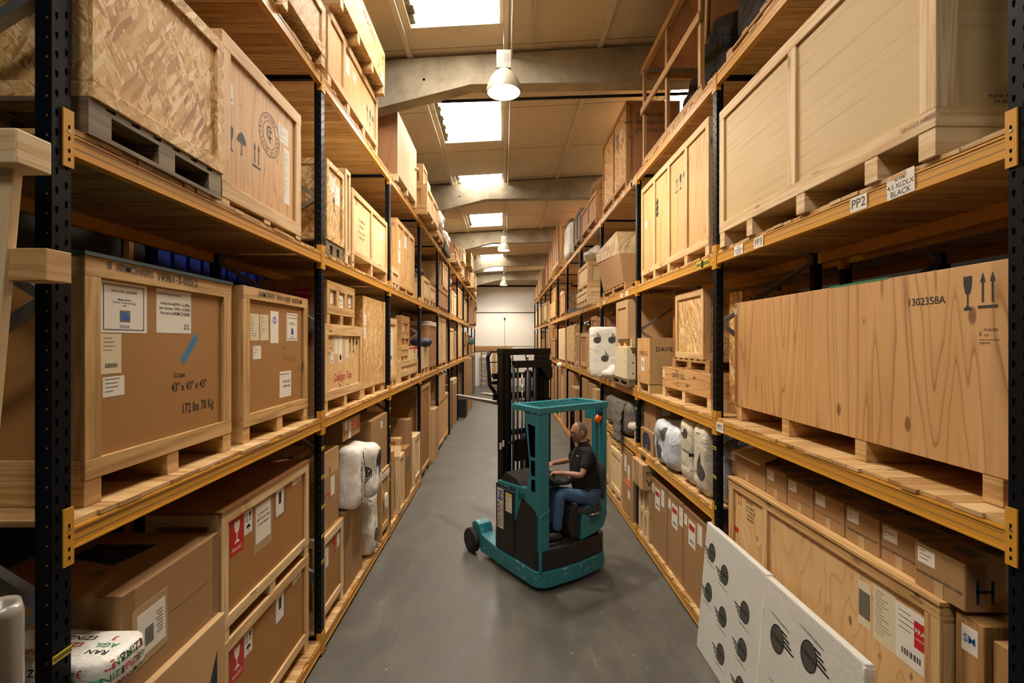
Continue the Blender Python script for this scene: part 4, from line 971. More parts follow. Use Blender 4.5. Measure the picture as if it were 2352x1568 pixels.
# deep background behind the left rack
r_ = thing('shipping_container', 'dark blue corrugated shipping container behind the left rack', 'container', (-4.6, 8.0, 0))
m = MB(); y = 5.5
while y < 11:
    m.box(-4.0, -3.9, y, y+.12, .1, 5.1); m.box(-4.03, -3.94, y+.12, y+.28, .1, 5.1); y += .28
m.build('corrugated_side', BLUEC, r_)
m = MB(); m.box(-6.2, -4.02, 5.5, 11.1, 0, 5.2); m.build('container_body', BLUEC, r_)
r_ = thing('covered_stack', 'dark covered stack behind the nearest left bay', 'stack', (-4.2, 3.5, 0))  # dark block added where the space behind the rack is merely unlit
m = MB(); m.box(-5.6, -3.9, 1.0, 5.3, 0, 4.6); m.build('black_cover', GUARDB, r_)
for k in range(5):
    m = MB(); m.box(-3.9, -3.84, 1.6+.85*k, 1.66+.85*k, 0, 4.6); m.build('batten', PINE_D, r_)
# ================================================================== RIGHT RACK
R1, R2, R3, R0, RM = G('right', 1), G('right', 2), G('right', 3), G('right', 0), G('right', .5)
# --- middle shelf
x = crate('right', 1, 2.03, 4.62, .36, 'very long knotty plywood crate numbered 1302358A', s=.14, dep=.85, body=PLYK, bat=PINE_W, frame=False, skid=.13, skp=[2.14, 2.95, 3.75, 4.5], group=R1)
f = fR(4.62, Z1, .14); m = MB()
m.text(f, '1302358A', 2.09, .94, .055, .001, 0, 1, 0)
stencil(m, f, 'glass', 2.29, .88, .06, .16, 1); stencil(m, f, 'up', 2.37, .885, .09, .165, 1)
m.text(f, 'IT-03-032', 2.43, .785, .016, .001, 1); m.text(f, 'HT', 2.41, .76, .016, .001, 1); m.text(f, '0307/14', 2.4, .725, .014, .001, 1); m.flat(f, [(2.375, .74), (2.47, .74), (2.47, .742), (2.375, .742)], .001, 1)
m.text(f, 'IPPC', 2.382, .77, .016, .001, 1, .7, 1.57)
m.flat(f, [(1.35, 1.088), (1.85, 1.088), (1.85, 1.1), (1.35, 1.1)], .001, 2)
m.build('marking', [INK, INKS, GREENI], x, fixn=False)
m = MB(); m.fbox(f, -.001, .05, .13, 1.06, -.01, .0015); m.build('corner_post', PINE_D, x); paper(x, f, .0, .99, .05, .06, c=.003)
x = crate('right', 1, 5.12, 6.67, -.343, 'low swirly plywood crate with printed name and pallet above', s=.12, dep=.85, body=PLYK, bat=PINE_P, frame=False, skid=.127, group=R1, grain=1)
f = fR(6.67, Z1, .12); m = MB(); m.text(f, 'DAVID GILL', .62, .3, .085, .001, 0, 1); ringf(m, f, .6, .2, .028, .034, .001); m.build('stencilled_name', INK, x, fixn=False); paper(x, f, .03, .25, .07, .1)
r_ = thing('wooden_pallet', 'small wooden pallet between low plywood crate and strand board crate', 'pallet', (B+.5, 5.7, H-.343)); pallet_parts(r_, 'right', 5.16, 6.3, .13, .9, H-.343, .143, PINE_D)
crate('right', 1, 5.33, 6.2, .583, 'pine framed strand board crate standing on pallet', s=.13, dep=.75, body=OSB, bat=PINE, base=-.2, skid=0, group=R1, bw=.07)
x = crate('right', 1, 6.85, 7.485, .05, 'tall plywood case printed with a name on two sides', s=0, dep=.8, body=PLYK, bat=PINE_P, frame=False, skid=.12, nsk=2, endmat=PLYF, group=R1)
m = MB(); m.text(fN(B+.33, 6.845, Z1+.62), 'DAVID GILL', 0, 0, .085, .001, 0, 1.1); m.text(fR(7.485, Z1, 0), 'DAVID GILL', .34, .56, .085, .001, 0, .9); m.build('stencilled_name', INKS, x, fixn=False); paper(x, fR(7.485, Z1, 0), .22, .3, .16, .2, [('N', .5, .5, .14)])
m = MB(); dbox(m, 'right', 6.846, 6.852, .002, .8, Z1, Z1+.13); m.build('end_panel', PLYF, x)
crate('right', 1, 6.75, 6.83, .72, 'large brown hardboard panel leaning at the back', s=.32, dep=.62, body=HARDD, bat=HARDD, frame=False, skid=0, group=R1)
crate('right', 1, 4.8, 5.08, .5, 'strand board crate behind the second upright', s=.3, dep=.7, body=OSBW, bat=PINE_D, skid=.1, group=R1, frame=False)
# white boxes
r_ = thing('wooden_pallet', 'small old pallet under three white boxes, right rack middle shelf', 'pallet', (B+.4, 8.4, Z1)); pallet_parts(r_, 'right', 7.72, 8.95, -.07, .75, Z1, .125, PINE_O)
for k in range(3):
    x = carton('right', 1, 7.92, 8.8, -.608+.17*(k+1), '', s=-.05, dep=.75, mat=PAPERC, base=-.608+.17*k, group=R1, seam=False, full=f'white wooden box in stack of three, {["bottom", "middle", "top"][k]} one, on old pallet')
    m = MB(); f = fR(8.8, H-.608+.17*k, -.05); m.flat(f, disc(.75, .12, .015, .015, 10), .001); m.text(f, '4' if k == 2 else '/', .72, .06, .07, .0012); g = fN(B-.05, 7.92, H-.608+.17*k)
    for q in (.1, .3, .5): m.flat(g, disc(q, .09, .014, .014, 10), .001)
    m.build('hand_hole', INKS, x, fixn=False)
r_ = thing('wooden_pallet', 'small pale pallet on top of the white boxes', 'pallet', (B+.4, 8.4, H-.098)); pallet_parts(r_, 'right', 7.8, 8.75, 0, .72, H-.098, .14, PINE_P)
x = crate('right', 1, 7.9, 8.72, .686, 'film wrapped brown crate on pale pallet', s=-.04, dep=.78, body=CARDL, bat=CARDL, base=.042, skid=0, group=R1, bw=.12, posts=0)
x = bag('wrapped_mattress', 'white wrapped panel printed with four round winged logos, right rack', (B-.02, 9.8, H-.21), (.3, .1, .5), 20, .01, 5, BAG, group=R1,
    logos=[(fN(B-.02, 9.6, H-.22), lambda L, f: [wing(L, f, a, b, .13, math.pi/2, side=1) for a, b in ((-.17, .25), (.12, .25), (-.02, -.12))])])
bag('white_bundle', 'crumpled white sheeting bundle at foot of the wrapped panel', (B+.1, 9.4, H-.6), (.28, .15, .12), 2.6, .1, 6, BAG, group=R1)
crate('right', 1, 10.45, 11.2, .55, 'reddish crate visible above the white wrapped panel', s=.12, dep=.8, body=PLYR, bat=PLYR, group=R1, bw=.1)
crate('right', 1, 11.25, 12.0, .6, 'taller reddish crate with white strip', s=.1, dep=.8, body=PLYR, bat=PINE_D, group=R1, bw=.1)
crate('right', 1, 12.05, 13.05, .22, 'brown crate with pale handle strip', s=0, dep=.8, body=CARD, bat=PINE_W, group=R1, bw=.1)
crate('right', 1, 13.25, 13.85, .25, 'brown narrow carton like crate', s=0, dep=.8, body=CARD, bat=CARDL, group=R1)
crate('right', 1, 14.1, 15.85, .48, 'tall light strand board crate', s=0, dep=.8, body=OSB, bat=OSB, frame=False, skid=.12, group=R1)
crate('right', 1, 16.3, 18.2, .46, 'tall pale plywood crate', s=0, dep=.8, body=PLYP, bat=PINE, group=R1, frame=False)
crate('right', 1, 18.9, 20.4, .12, 'red brown crate with white label, nearer', s=-.05, dep=.8, body=PLYR, bat=PINE_D, group=R1)
crate('right', 1, 20.5, 21.3, .7, 'tall brown framed crate, farther', s=-.1, dep=.8, body=PLYR, bat=PINE_W, group=R1, bw=.12)
# --- low shelf
RB = (INK, LOGOG)
bag('wrapped_slab', 'bluish white wrapped slab behind the second right upright', (B+.55, 4.88, H-1.245), (.42, .06, .36), 16, .012, 2, BAGB, group=RM,
    logos=[(fN(B+.6, 4.83, H-1.2), lambda L, f: (wing(L, f, .1, .22, .16, 0), L.text(f, 'Riviera@HedleysGroup.com', -.35, 0, .04, .001, 0, 1, -1.57)))])
bag('quilted_mattress', 'quilted white wrapped mattress nearest on the low right shelf', (B+.33, 5.17, H-1.245), (.31, .185, .36), 14, .02, 3, QUILT, group=RM,
    logos=[(fR(5.2, H-1.25, .0), lambda L, f: wing(L, f, .08, -.12, .17, -math.pi/2, side=-1)), (fR(5.2, H-1.1, 0), lambda L, f: L.flat(f, [(-.05, .2), (.05, .2), (.05, .12), (-.05, .12)], .001, 1))])
bag('quilted_mattress', 'quilted white wrapped mattress, second along the low right shelf', (B+.33, 5.58, H-1.245), (.3, .18, .36), 14, .02, 7, QUILT, group=RM,
    logos=[(fR(5.58, H-1.25, .0), lambda L, f: (L.text(f, 'HedleysGroup', .05, 0, .05, .001, 0), wing(L, f, 0, .2, .1, 0)))])
bag('white_bag', 'plump shiny white bag with winged logos on the low right shelf', (B+.28, 6.3, H-1.32), (.3, .44, .28), 4.6, .05, 12, BAGB, group=RM,
    logos=[(fR(6.32, H-1.3, -.1), lambda L, f: (wing(L, f, .1, .12, .15, -.3), wing(L, f, -.1, -.14, .17, -1.3), L.text(f, 'London@HedleysGroup.com', -.05, .02, .03, .001, 0, 1, -.3)))])
x = carton('right', .5, 6.85, 7.48, -1.3, 'brown carton with navy round print on the side', s=.05, dep=.5, mat=CARD, group=RM)
m = MB(); f = fR(7.48, ZM, .05); m.flat(f, [(.12, .04), (.5, .04), (.5, .2), (.4, .28), (.2, .28), (.12, .2)], .001); ringf(m, f, .31, .16, .07, .08, .0016, 1); m.build('printed_mark', [INKN, INKG], x, fixn=False)
x = carton('right', .5, 6.9, 7.48, -.9, 'upper brown carton with taped white paper', s=.1, dep=.6, mat=CARD, base=-1.3, group=RM); paper(x, fN(B+.2, 6.9, H-1.05), 0, 0, .11, .09, 'lines')
# grey blanket over a low cupboard
x = thing('covered_furniture', 'furniture draped in a grey wool blanket on the low right shelf', 'furniture', (B+.35, 9.0, ZM), RM)
m = MB(); m.blob((B+.33, 9.0, H-1.32), (.36, .95, .27), 7, .05, 21, 48, 26, fr=2.5); m.build('blanket', BLANKET, x)
m = MB(); g = FR((B-.05, 8.5, H-1.1), (0, -1, 0), (.05, 0, 1), (-1, 0, .0))
N_ = 14
o = len(m.v)
for i in range(N_+1):
    for j in range(N_+1):
        a = -.28+.56*i/N_*(1-.25*(1-j/N_)); b = -.62+.7*j/N_
        m.v.append(g.p(a+.1*(1-j/N_), b, .03*math.sin(i*1.3+j*.3)+.015*math.sin(j*2)-.06*(j/N_)**4))
for i in range(N_):
    for j in range(N_): k = o+i*(N_+1)+j; m.face((k, k+N_+1, k+N_+2, k+1), None, 0, True)
ob = m.build('blanket_fold', BLANKET, x); so = ob.modifiers.new('s', 'SOLIDIFY'); so.thickness = .012
carton('right', .5, 7.72, 8.02, -1.42, 'white flat boards near the upright', s=.1, dep=.5, mat=PAPER, group=RM, seam=False)
bag('wrapped_parcel', 'small parcel in crinkled clear film on the low right shelf edge', (B+.05, 7.86, H-1.36), (.1, .12, .07), 2.6, .05, 5, CWRAP, group=RM)
# --- upper shelf
x = crate('right', 2, 2.28, 4.57, 2.14, 'largest pale plywood crate above the PP2 sign', s=-.03, dep=.98, body=PLYF, bat=PINE_P, skid=.135, skp=[2.285, 2.64, 3.28, 3.97, 4.47], posts=1, bw=.09, group=R2, grain=1)
f = fR(4.57, Z2, -.008); m = MB()
for i, w in enumerate(('GROSS WT______ KGS', 'NET WT______ KGS', 'DIMS 101x251x98 cms')): m.text(f, w, .42, .77-.085*i, .045, .001)
m.build('marking', INKBR, x, fixn=False); paper(x, f, .14, .86, .1, .14)
for q in ((.95, .25, .12), (1.35, .28, .08)):
    m = MB(); m.text(f, 's', q[0], q[1], q[2], .001); m.build('smudge', INKBR, x, fixn=False)
m = MB(); m.text(fR(4.57, Z2, -.032), 'GB-0123 HT', 2.17, .19, .03, .001); m.build('heat_stamp', INKBR, x, fixn=False)
g = fN(B+.0, 2.3, Z2); m = MB(); m.text(g, 'PLEASE RE-USE', .315, .285, .024, .001); m.text(g, 'OR RECYCLE', .33, .258, .024, .001)
for k in range(3):
    t_ = k*2.094+.5; q = g.rot(t_, .3, .19); m.flat(q, [(.012, .012), (.03, .0), (.042, .021), (.033, .027), (.036, .033), (.018, .036), (.018, .03)], .001)
m.build('marking', INKS, x, fixn=False)
x = crate('right', 2, 4.95, 7.38, 2.29, 'wide panelled plywood crate with glass and umbrella stencils', s=.03, dep=.9, body=PLYO, bat=PINE, skid=.11, nsk=5, posts=3, bw=.08, group=R2)
f = fR(7.38, Z2, .05); m = MB(); stencil(m, f, 'up', 1.42, .93, .1, .18); stencil(m, f, 'glass', 1.55, .93, .09, .18); stencil(m, f, 'umb', 1.67, .95, .1, .18)
for k in range(3): m.flat(f, [(.72+.0*k, .82+.08*k), (.78, .86+.08*k), (.72, .93+.08*k), (.66, .86+.08*k)], .001)
m.build('marking', INKS, x, fixn=False); paper(x, f, .14, .8, .1, .1)
r_ = thing('wooden_pallet', 'pallet under the tilted film wrapped carton, right rack upper shelf', 'pallet', (B+.4, 9.2, Z2)); pallet_parts(r_, 'right', 8.2, 10.1, .0, .8, Z2, .13, PINE_D)
x = thing('tilted_carton', 'big tilted cardboard carton half wrapped in clear film', 'box', (B+.4, 9.2, Z2+.13), R2)
m = MB(); pts = [(8.35, .0, .13), (10.05, .0, .13), (8.2, -.16, .95), (10.25, -.16, .92)]
def hexa(m, side, bot, topq, dep, mi=0):
    P = [V((X(side, bot[0][1]), bot[0][0], bot[0][2])), V((X(side, bot[1][1]), bot[1][0], bot[1][2])), V((X(side, topq[1][1]), topq[1][0], topq[1][2])), V((X(side, topq[0][1]), topq[0][0], topq[0][2]))]
    o = len(m.v); d = V((dep if side == 'right' else -dep, 0, 0))
    for q in P: m.v.append(q)
    for q in P: m.v.append(q+d)
    for i in ((0, 1, 2, 3), (4, 5, 6, 7), (0, 1, 5, 4), (1, 2, 6, 5), (2, 3, 7, 6), (3, 0, 4, 7)): m.face([o+k for k in i], None, mi)
zb_ = Z2+.13
hexa(m, 'right', [(8.36, .0, zb_), (10.0, .0, zb_)], [(8.3, -.13, H+1.86), (10.15, -.13, H+1.8)], .8); m.build('carton', CARD, x, .01)
m = MB(); hexa(m, 'right', [(8.325, -.075, H+1.5), (10.12, -.12, H+1.62)], [(8.29, -.14, H+1.87), (10.16, -.14, H+1.81)], .82); m.build('clear_wrap', WRAPC, x, .01)
m = MB(); m.blob((B+.28, 8.27, H+1.72), (.09, .02, .06), 4, .01, 2); m.build('paper_pouch', PAPER, x)
crate('right', 2, 11.4, 13.0, 1.26, 'pale pine crate, lower of two stacked on skids', s=-.1, dep=.9, body=PLYP, bat=PINE_P, skid=.13, nsk=5, group=R2, bw=.09, posts=0)
crate('right', 2, 11.45, 12.95, 1.88, 'pale pine crate, upper of two stacked', s=-.08, dep=.85, body=PLYP, bat=PINE, base=1.26, skid=.1, group=R2, bw=.09)
bag('plastic_sheeting', 'heap of clear plastic sheeting on stacked pale crates', (B+.35, 11.9, H+2.08), (.42, .6, .16), 2.5, .12, 4, CWRAP, group=R2)
carton('right', 2, 13.4, 15.7, 1.02, 'low black tray on the shelf', s=.0, dep=.8, mat=GUARDB, group=R2, seam=False)
crate('right', 2, 14.2, 15.8, 1.55, 'grey brown box set back', s=.82, dep=.4, body=CARD, bat=CARD, frame=False, skid=0, group=R2)
crate('right', 2, 16.3, 17.6, 1.7, 'orange brown slatted crate', s=.0, dep=.8, body=PLYO, bat=PLYR, posts=1, group=R2)
crate('right', 2, 17.7, 18.55, 1.85, 'tall pale thin crate', s=.1, dep=.8, body=PLYP, bat=PINE, group=R2)
crate('right', 2, 18.9, 21.2, 1.6, 'orange strand board box', s=-.05, dep=.85, body=OSBW, bat=PINE_D, frame=False, group=R2)
crate('right', 2, 19.1, 21.0, 2.15, 'brown crate stencilled on strand board box', s=.0, dep=.8, body=PLYR, bat=PINE_D, base=1.6, skid=.05, group=R2)
crate('right', 2, 22.0, 23.9, 1.8, 'pale tall crate behind uprights', s=-.1, dep=.85, body=PLYP, bat=PINE, group=R2)
crate('right', 2, 24.6, 26.6, 1.95, 'large brown crate', s=.0, dep=.85, body=CARD, bat=PINE_D, group=R2, full='large brown framed crate in ninth bay of right rack upper shelf')
crate('right', 2, 27.4, 29.2, 2.0, 'cream tall crate in far bays', s=.05, dep=.85, body=PLYP, bat=PINE_W, group=R2)
crate('right', 2, 30.3, 32.3, 2.0, 'cream tall crate by the end wall', s=.05, dep=.85, body=PLYP, bat=PINE_D, group=R2)
# --- top shelf
x = thing('wrapped_load', 'tall load in glossy black stretch film above the nearest bay', 'load', (B+.5, 3.6, Z3), R3)
pallet_parts(x, 'right', 2.7, 4.6, .05, .95, Z3, .13, PINE_D)
m = MB(); m.blob((B+.5, 3.6, Z3+.13+.5), (.44, .98, .52), 7, .05, 3, 60, 36, fr=3.2); m.build('black_film', BWRAP, x)
x = thing('open_crate', 'open timber frame crate with orange top panel above third upright', 'crate', (B+.45, 6.2, Z3), R3)
def bar(y0, y1, d0, d1, z0, z1, nm='post', mt=PINE_D): m = MB(); dbox(m, 'right', y0, y1, d0, d1, z0, z1); m.build(nm, mt, x, .003)
for y in (5.08, 6.13, 7.13): bar(y, y+.07, .0, .045, Z3+.06, H+3.97)
for y in (5.08, 7.13): bar(y, y+.07, .9, .945, Z3+.06, H+3.97)
bar(5.05, 7.22, -.03, .0, H+3.33, H+3.43, 'side_rail'); bar(5.05, 7.22, -.02, .045, H+3.95, H+4.04, 'top_rail'); bar(5.05, 7.22, .0, .05, Z3, Z3+.08, 'bottom_rail'); bar(5.05, 7.22, .9, .95, Z3, Z3+.08, 'bottom_rail'); bar(5.05, 7.22, .9, .95, H+3.95, H+4.04, 'top_rail')
bar(7.16, 7.2, .05, .9, H+3.86, H+3.95, 'end_rail'); bar(5.05, 5.09, .05, .9, H+3.86, H+3.97, 'end_rail'); bar(7.16, 7.2, .05, .9, Z3, Z3+.08, 'end_rail')
m = MB(); m.tube([(B+.1, 5.1, H+3.9), (B+.85, 7.1, H+2.9)], .03, 4); m.build('diagonal', PINE_D, x)
bar(5.05, 7.2, .0, .95, H+4.04, H+4.06, 'top_panel', PLYR)
for k, (yy, dd, zz, hh) in enumerate(((6.4, .55, .42, (.2, .3, .38)), (5.55, .5, .5, (.22, .3, .48)))):
    bag('wrapped_chair', ['chair in black plastic inside the open timber frame, farther one', 'chair in black plastic inside the open timber frame, nearer one'][k], (B+dd, yy, Z3+.08+hh[2]), hh, 2.6, .12, 30+k, BWRAP, 'chair', R3)
x = crate('right', 3, 8.16, 10.12, 4.03, 'tall strand board crate with reddish end and mid post', s=0, dep=.9, body=OSBW, bat=PINE_D, skid=.1, posts=1, bw=.07, group=R3, endmat=PLYR)
paper(x, fR(10.12, H+3.5, .02), 1.2, 0, .14, .25, 'lines', INKG); paper(x, fR(10.12, H+3.5, .02), 1.42, .05, .12, .2, 'lines', PAPERC)
m = MB()
for i, w in enumerate(('FIGURE 60½A', 'JAW - FEED AND ROBOTICS', 'LIFT TO THE TOP')): m.text(fN(B+.4, 8.15, H+3.78), w, 0, -.13*i, .07, .022)
m.build('marking', INKS, x, fixn=False)
x = crate('right', 3, 10.6, 12.6, 3.3, 'reddish panelled crate loaded with loose parts', s=-.05, dep=.9, body=PLYR, bat=PINE_D, skid=.1, posts=1, group=R3)
bag('loose_load', 'dark jumbled load on the reddish panelled crate', (B+.35, 11.3, H+3.52), (.35, .6, .19), 3, .08, 9, CARDD, group=R3)
crate('right', 3, 12.75, 14.0, 3.5, 'grey brown slatted crate', s=-.05, dep=.8, body=PINE_O, bat=PINE_O, posts=1, group=R3)
bag('wrapped_furniture', 'white wrapped furniture standing upright, top shelf of right rack', (B+.25, 15.2, H+3.1), (.35, .66, .5), 16, .02, 14, BAG, group=R3)
bag('cardboard_cover', 'dark cardboard cover over white wrapped furniture, top shelf of right rack', (B+.3, 15.2, H+3.67), (.4, .7, .05), 6, .05, 15, CARDD, group=R3)
crate('right', 3, 16.9, 19.1, 4.12, 'huge plywood crate with reddish end overhanging the aisle', s=-.15, dep=.95, body=PLYR, bat=PINE_W, skid=.12, nsk=5, posts=2, bw=.12, group=R3, endmat=None)
crate('right', 3, 20.2, 21.9, 3.9, 'tall brown slab crate beyond the huge crate', s=-.05, dep=.9, body=PLYO, bat=PINE_D, group=R3, posts=1)
crate('right', 3, 22.6, 24.3, 3.9, 'reddish tall crate in a receding row', s=.0, dep=.9, body=PLYR, bat=PINE_D, group=R3)
crate('right', 3, 24.7, 26.4, 3.7, 'brown framed crate in a receding row', s=-.1, dep=.9, body=PLYR, bat=PINE_W, group=R3, posts=1)
crate('right', 3, 26.8, 28.6, 3.6, 'pale strand board crate in a receding row', s=-.05, dep=.9, body=OSBW, bat=PINE, group=R3)
crate('right', 3, 29.0, 32.0, 3.4, 'yellowish strand board crate last in the row', s=-.05, dep=.9, body=OSB, bat=PINE, group=R3, posts=1)
# --- middle shelf, far bays
for k, (a, b, tp, ds, bd, bt_) in enumerate(((21.8, 23.9, .55, 'brown framed crate with dark window', CARD, PINE_D), (24.6, 26.7, .1, 'low reddish crate', PLYR, PINE_D), (27.4, 29.3, .6, 'slim tall cream crate', PLYP, PINE), (30.2, 32.3, .5, 'slim brown crate', PLYR, PINE_D))):
    crate('right', 1, a, b, tp, ds, s=.02, dep=.85, body=bd, bat=bt_, group=R1)
# --- floor shelf
x = crate('right', 0, 2.37, 4.6, -1.27, 'long pine framed plywood crate carrying seven book cartons', s=.07, dep=.6, body=PLY, bat=PINE_W, skid=.1, bw=.09, bwt=.075, group=R0, lid=PINE_W, posts=0)
m = MB(); dbox(m, 'right', 3.93, 4.0, .07, .09, Z0+.19, H-1.36); m.build('post', PINE, x)
m = MB(); dbox(m, 'right', 2.52, 2.6, .07, .09, Z0+.19, H-1.9); m.build('post', PINE_W, x)
f = fR(4.6, H-1.27, .09); m = MB()
m.text(f, 'BRISTOL', .36, -.14, .03, .001, 0, 1); 
for i, w in enumerate(('Mr. BAILEY', 'THIS WAY UP', 'FRAGILE', 'MODERN')): m.text(f, w, .37, -.18-.035*i, .026, .001)
stencil(m, f, 'up', .14, -.2, .08, .1, 1); m.fbox(f, -.02, .16, -.48, -.43, 0, .001, mi=1); m.build('marking', [INKS, INKR], x, fixn=False)
g = f.at(1.78, -.44); paper(x, g, 0, 0, .16, .32, 'lines', PAPERC); paper(x, g, .16, .0, .2, .3, 'bar', PAPER); paper(x, g, -.12, .02, .1, .26, 'barh', PAPERC)
m = MB(); g = f.at(2.06, -.2); m.fbox(g, 0, .13, -.12, .02, 0, .0012); m.text(g, 'FRAGILE', .07, -.03, .035, .0018, 1); m.text(g, 'HANDLE WITH CARE', .07, -.07, .013, .0018, 1); m.build('fragile_sticker', [REDT, PAPER], x, fixn=False)
g = fR(4.6, H-1.27, .068); m = MB(); m.text(g, 'GB', 2.1, -.03, .022, .001); m.text(g, 'FC2122', 2.1, -.052, .022, .001); m.build('heat_stamp', INKS, x, fixn=False)
paper(x, fR(4.6, Z0, .088), 1.95, .55, .14, .25, [('138-528', .5, .8, .035), ('PKG N 1', .5, .55, .03), ('D 8', .5, .3, .03)])
bx_ = [(4.08, 4.74, -1.02), (3.775, 4.07, -1.035), (3.45, 3.765, -1.045), (3.135, 3.44, -1.045), (2.84, 3.125, -1.045), (2.57, 2.83, -1.045), (2.27, 2.55, -1.04)]
nm = ['open flapped', 'narrow', 'taped', 'plain', 'fifth along', 'next to nearest', 'nearest']
for k, (a, b, tp) in enumerate(bx_):
    x = carton('right', 0, a, min(b, 4.69), tp, '', s=.14 if k < 6 else .1, dep=.42, mat=CARD, base=-1.264 if k < 6 else -1.264, group='book cartons on the long crate', tapem=CLEAR_TAPE,
               full=['open flapped book carton farthest along the long pine framed crate', 'book carton second farthest along the long pine framed crate', 'book carton third farthest along the long pine framed crate', 'middle book carton of the seven on the long crate',
                     'book carton third nearest on the long crate, navy lettering', 'book carton second nearest on the long crate, lettered BOOKS HANDLE WITH CARE', 'nearest book carton with large H on its end'][k])
    f = fR(b, H-1.264, .14 if k < 6 else .1); w = b-a
    paper(x, f, .02, .13, .1, .075, 'lines'); m = MB(); m.text(f, 'BOOKS HANDLE WITH CARE', w*.5, .08, .021, .001, 0, .9); m.build('lettering', INKS if k > 3 else INKBR, x, fixn=False)
    m = MB(); dbox(m, 'right', a+w*.3, a+w*.7, .2, .5, H+tp, H+tp+.001); m.build('paper_label', INKG, x)
    if k == 6:
        m = MB(); g = fN(B+.12, 2.27, H-1.264)
        for q in ((.03, .045, .04, .15), (.1, .115, .04, .15), (.03, .115, .09, .105)): m.flat(g, [(q[0], q[2]), (q[1], q[2]), (q[1], q[3]), (q[0], q[3])], .001)
        m.build('printed_letter', INKN, x, fixn=False)
    if k == 0:
        m = MB(); g = FR((B+.14, a, H+tp), (0, 1, 0), (.5, 0, .2), (-.4, 0, .9)); m.fbox(g, 0, .5, -.1, .25, .0, .006); m.build('flap', CARDL, x)
x = crate('right', 0, 2.2, 2.34, -1.29, 'narrow old crate end beneath nearest book carton', s=.12, dep=.45, body=PINE_D, bat=PINE_W, frame=False, skid=0, group=R0); paper(x, fR(2.34, H-1.29, .12), .03, -.16, .08, .12, [('SM', .5, .5, .05, 3)])
x = crate('right', 0, 2.02, 2.17, -1.33, 'old narrow crate with two white cards in green ink', s=.13, dep=.45, body=PINE_D, bat=PINE_W, frame=False, skid=0, group=R0)
for dz, ls in ((-.16, [('SULTANA', .5, .65, .028, 3), ('MIRROR', .5, .3, .028, 3)]), (-.32, [('SULTANA', .5, .6, .028)])): paper(x, fN(B+.16, 2.02, H-1.33), .0, dz, .14, .12, ls)
# white boards leaning in front
for k, (a, b, s0) in enumerate(((3.74, 4.85, -.035), (2.7, 3.72, -.05))):
    x = thing('wrapped_board', ['tall white foam wrapped board with winged logos, farther of two leaning', 'tall white foam wrapped board with big winged logos, nearer of two leaning'][k], 'board', (B, (a+b)/2, 0), 'white boards leaning on the right rack')
    m = MB(); ln = .085
    g = FR((B+s0-.1, b, .004), (0, -1, 0), (ln, 0, 1), (-1, 0, ln)); m.fbox(g, 0, b-a, 0, 1.24, -.055, 0)
    m.build('foam_wrap', FOAM, x, .012); g = g.at(0, 0, .0)
    mm = MB(); w = b-a
    if k == 0:
        for (p, q, rr) in ((.17, 1.0, 0), (.45, .92, 0), (.17, .62, 0), (.48, .56, 0), (.5, .24, 0), (.85, .5, 0), (.87, .2, 0), (.84, .8, 0)): wing(mm, g, p, q, .15, rr-.05, word="Hedley's", side=-1, sub='Paris@HedleysGroup.fr')
    else:
        for (p, q) in ((.2, .88), (.55, .98), (.62, .6), (.88, .74), (.25, .42), (.62, .24)): wing(mm, g, p, q, .17, math.pi-.1, word="Hedley's", side=-1, sub='London@HedleysGroup.com')
    mm.build('logo', RB, x, fixn=False)
    m = MB(); m.fbox(g, w-.02, w+.004, .0, 1.22, -.058, .004); m.build('edge_tape', BAG, x, .006)
# cardboard mattress boxes
for k, (a, b) in enumerate(((4.98, 5.70), (5.72, 6.25), (6.27, 6.92))):
    x = carton('right', 0, a, b, -1.912, '', s=.05, dep=.22, mat=CARD, group='tall flat cartons on the right floor shelf', seam=False,
               full=f'tall flat brown carton with white labels, {["nearest", "middle", "farthest"][k]} of three in a row')
    m = MB(); dbox(m, 'right', a-.001, b+.001, .048, .272, H-1.96, H-1.909); m.build('lid', CARDD, x)
    f = fR(b, H-1.912, .05); w = b-a
    paper(x, f, .03, -.2, .09, .12); paper(x, f, .16, -.38, .2, .28, 'bar'); paper(x, f, .42, -.27, .12, .24); m = MB(); m.fbox(f, .18, .34, -.2, -.14, .001, .002); m.build('red_label', INKR, x); paper(x, f, .28, -1.1, .07, .1, 'lines')
# pallets and carton
for k in range(2):
    r_ = thing('wooden_pallet', f'pale pallet in the floor stack behind tall cartons, {["lower", "upper"][k]} one', 'pallet', (B+.3, 7.2, Z0+.38*k)); pallet_parts(r_, 'right', 6.95, 7.48, .02, .7, Z0+.375*k, .37, PINE_P)
x = carton('right', 0, 6.93, 7.485, -1.76, 'open carton with tape stripes and black letters', s=-.08, dep=.5, mat=CARDL, base=-2.12, group=R0)
m = MB(); f = fR(7.5, H-2.12, -.08); m.fbox(f, .16, .22, 0, .36, 0, .001, mi=0); m.fbox(f, .3, .36, 0, .36, 0, .001, mi=0); g = fN(B-.08, 6.93, H-2.12); m.text(g, 'm', .1, .25, .12, .001, 1); m.text(g, 'V', .1, .1, .14, .001, 1); m.build('lettering', [TAPE, INK], x, fixn=False)
bag('black_bag', 'small black bag inside the open carton with tape stripes', (B+.12, 7.15, H-1.7), (.14, .18, .05), 2.5, .04, 2, GUARDB, group=R0)
x = carton('right', 0, 7.72, 8.4, -1.79, 'tall brown carton with red and white papers', s=0, dep=.5, mat=CARD, group=R0)
f = fR(8.4, Z0, 0); paper(x, f, .12, .7, .14, .26, 'bar'); paper(x, f, .34, .6, .12, .24); m = MB(); m.fbox(f, .1, .5, .5, .58, 0, .001); m.build('red_tape', ORL, x); paper(x, f, .35, .3, .14, .13, 'lines')
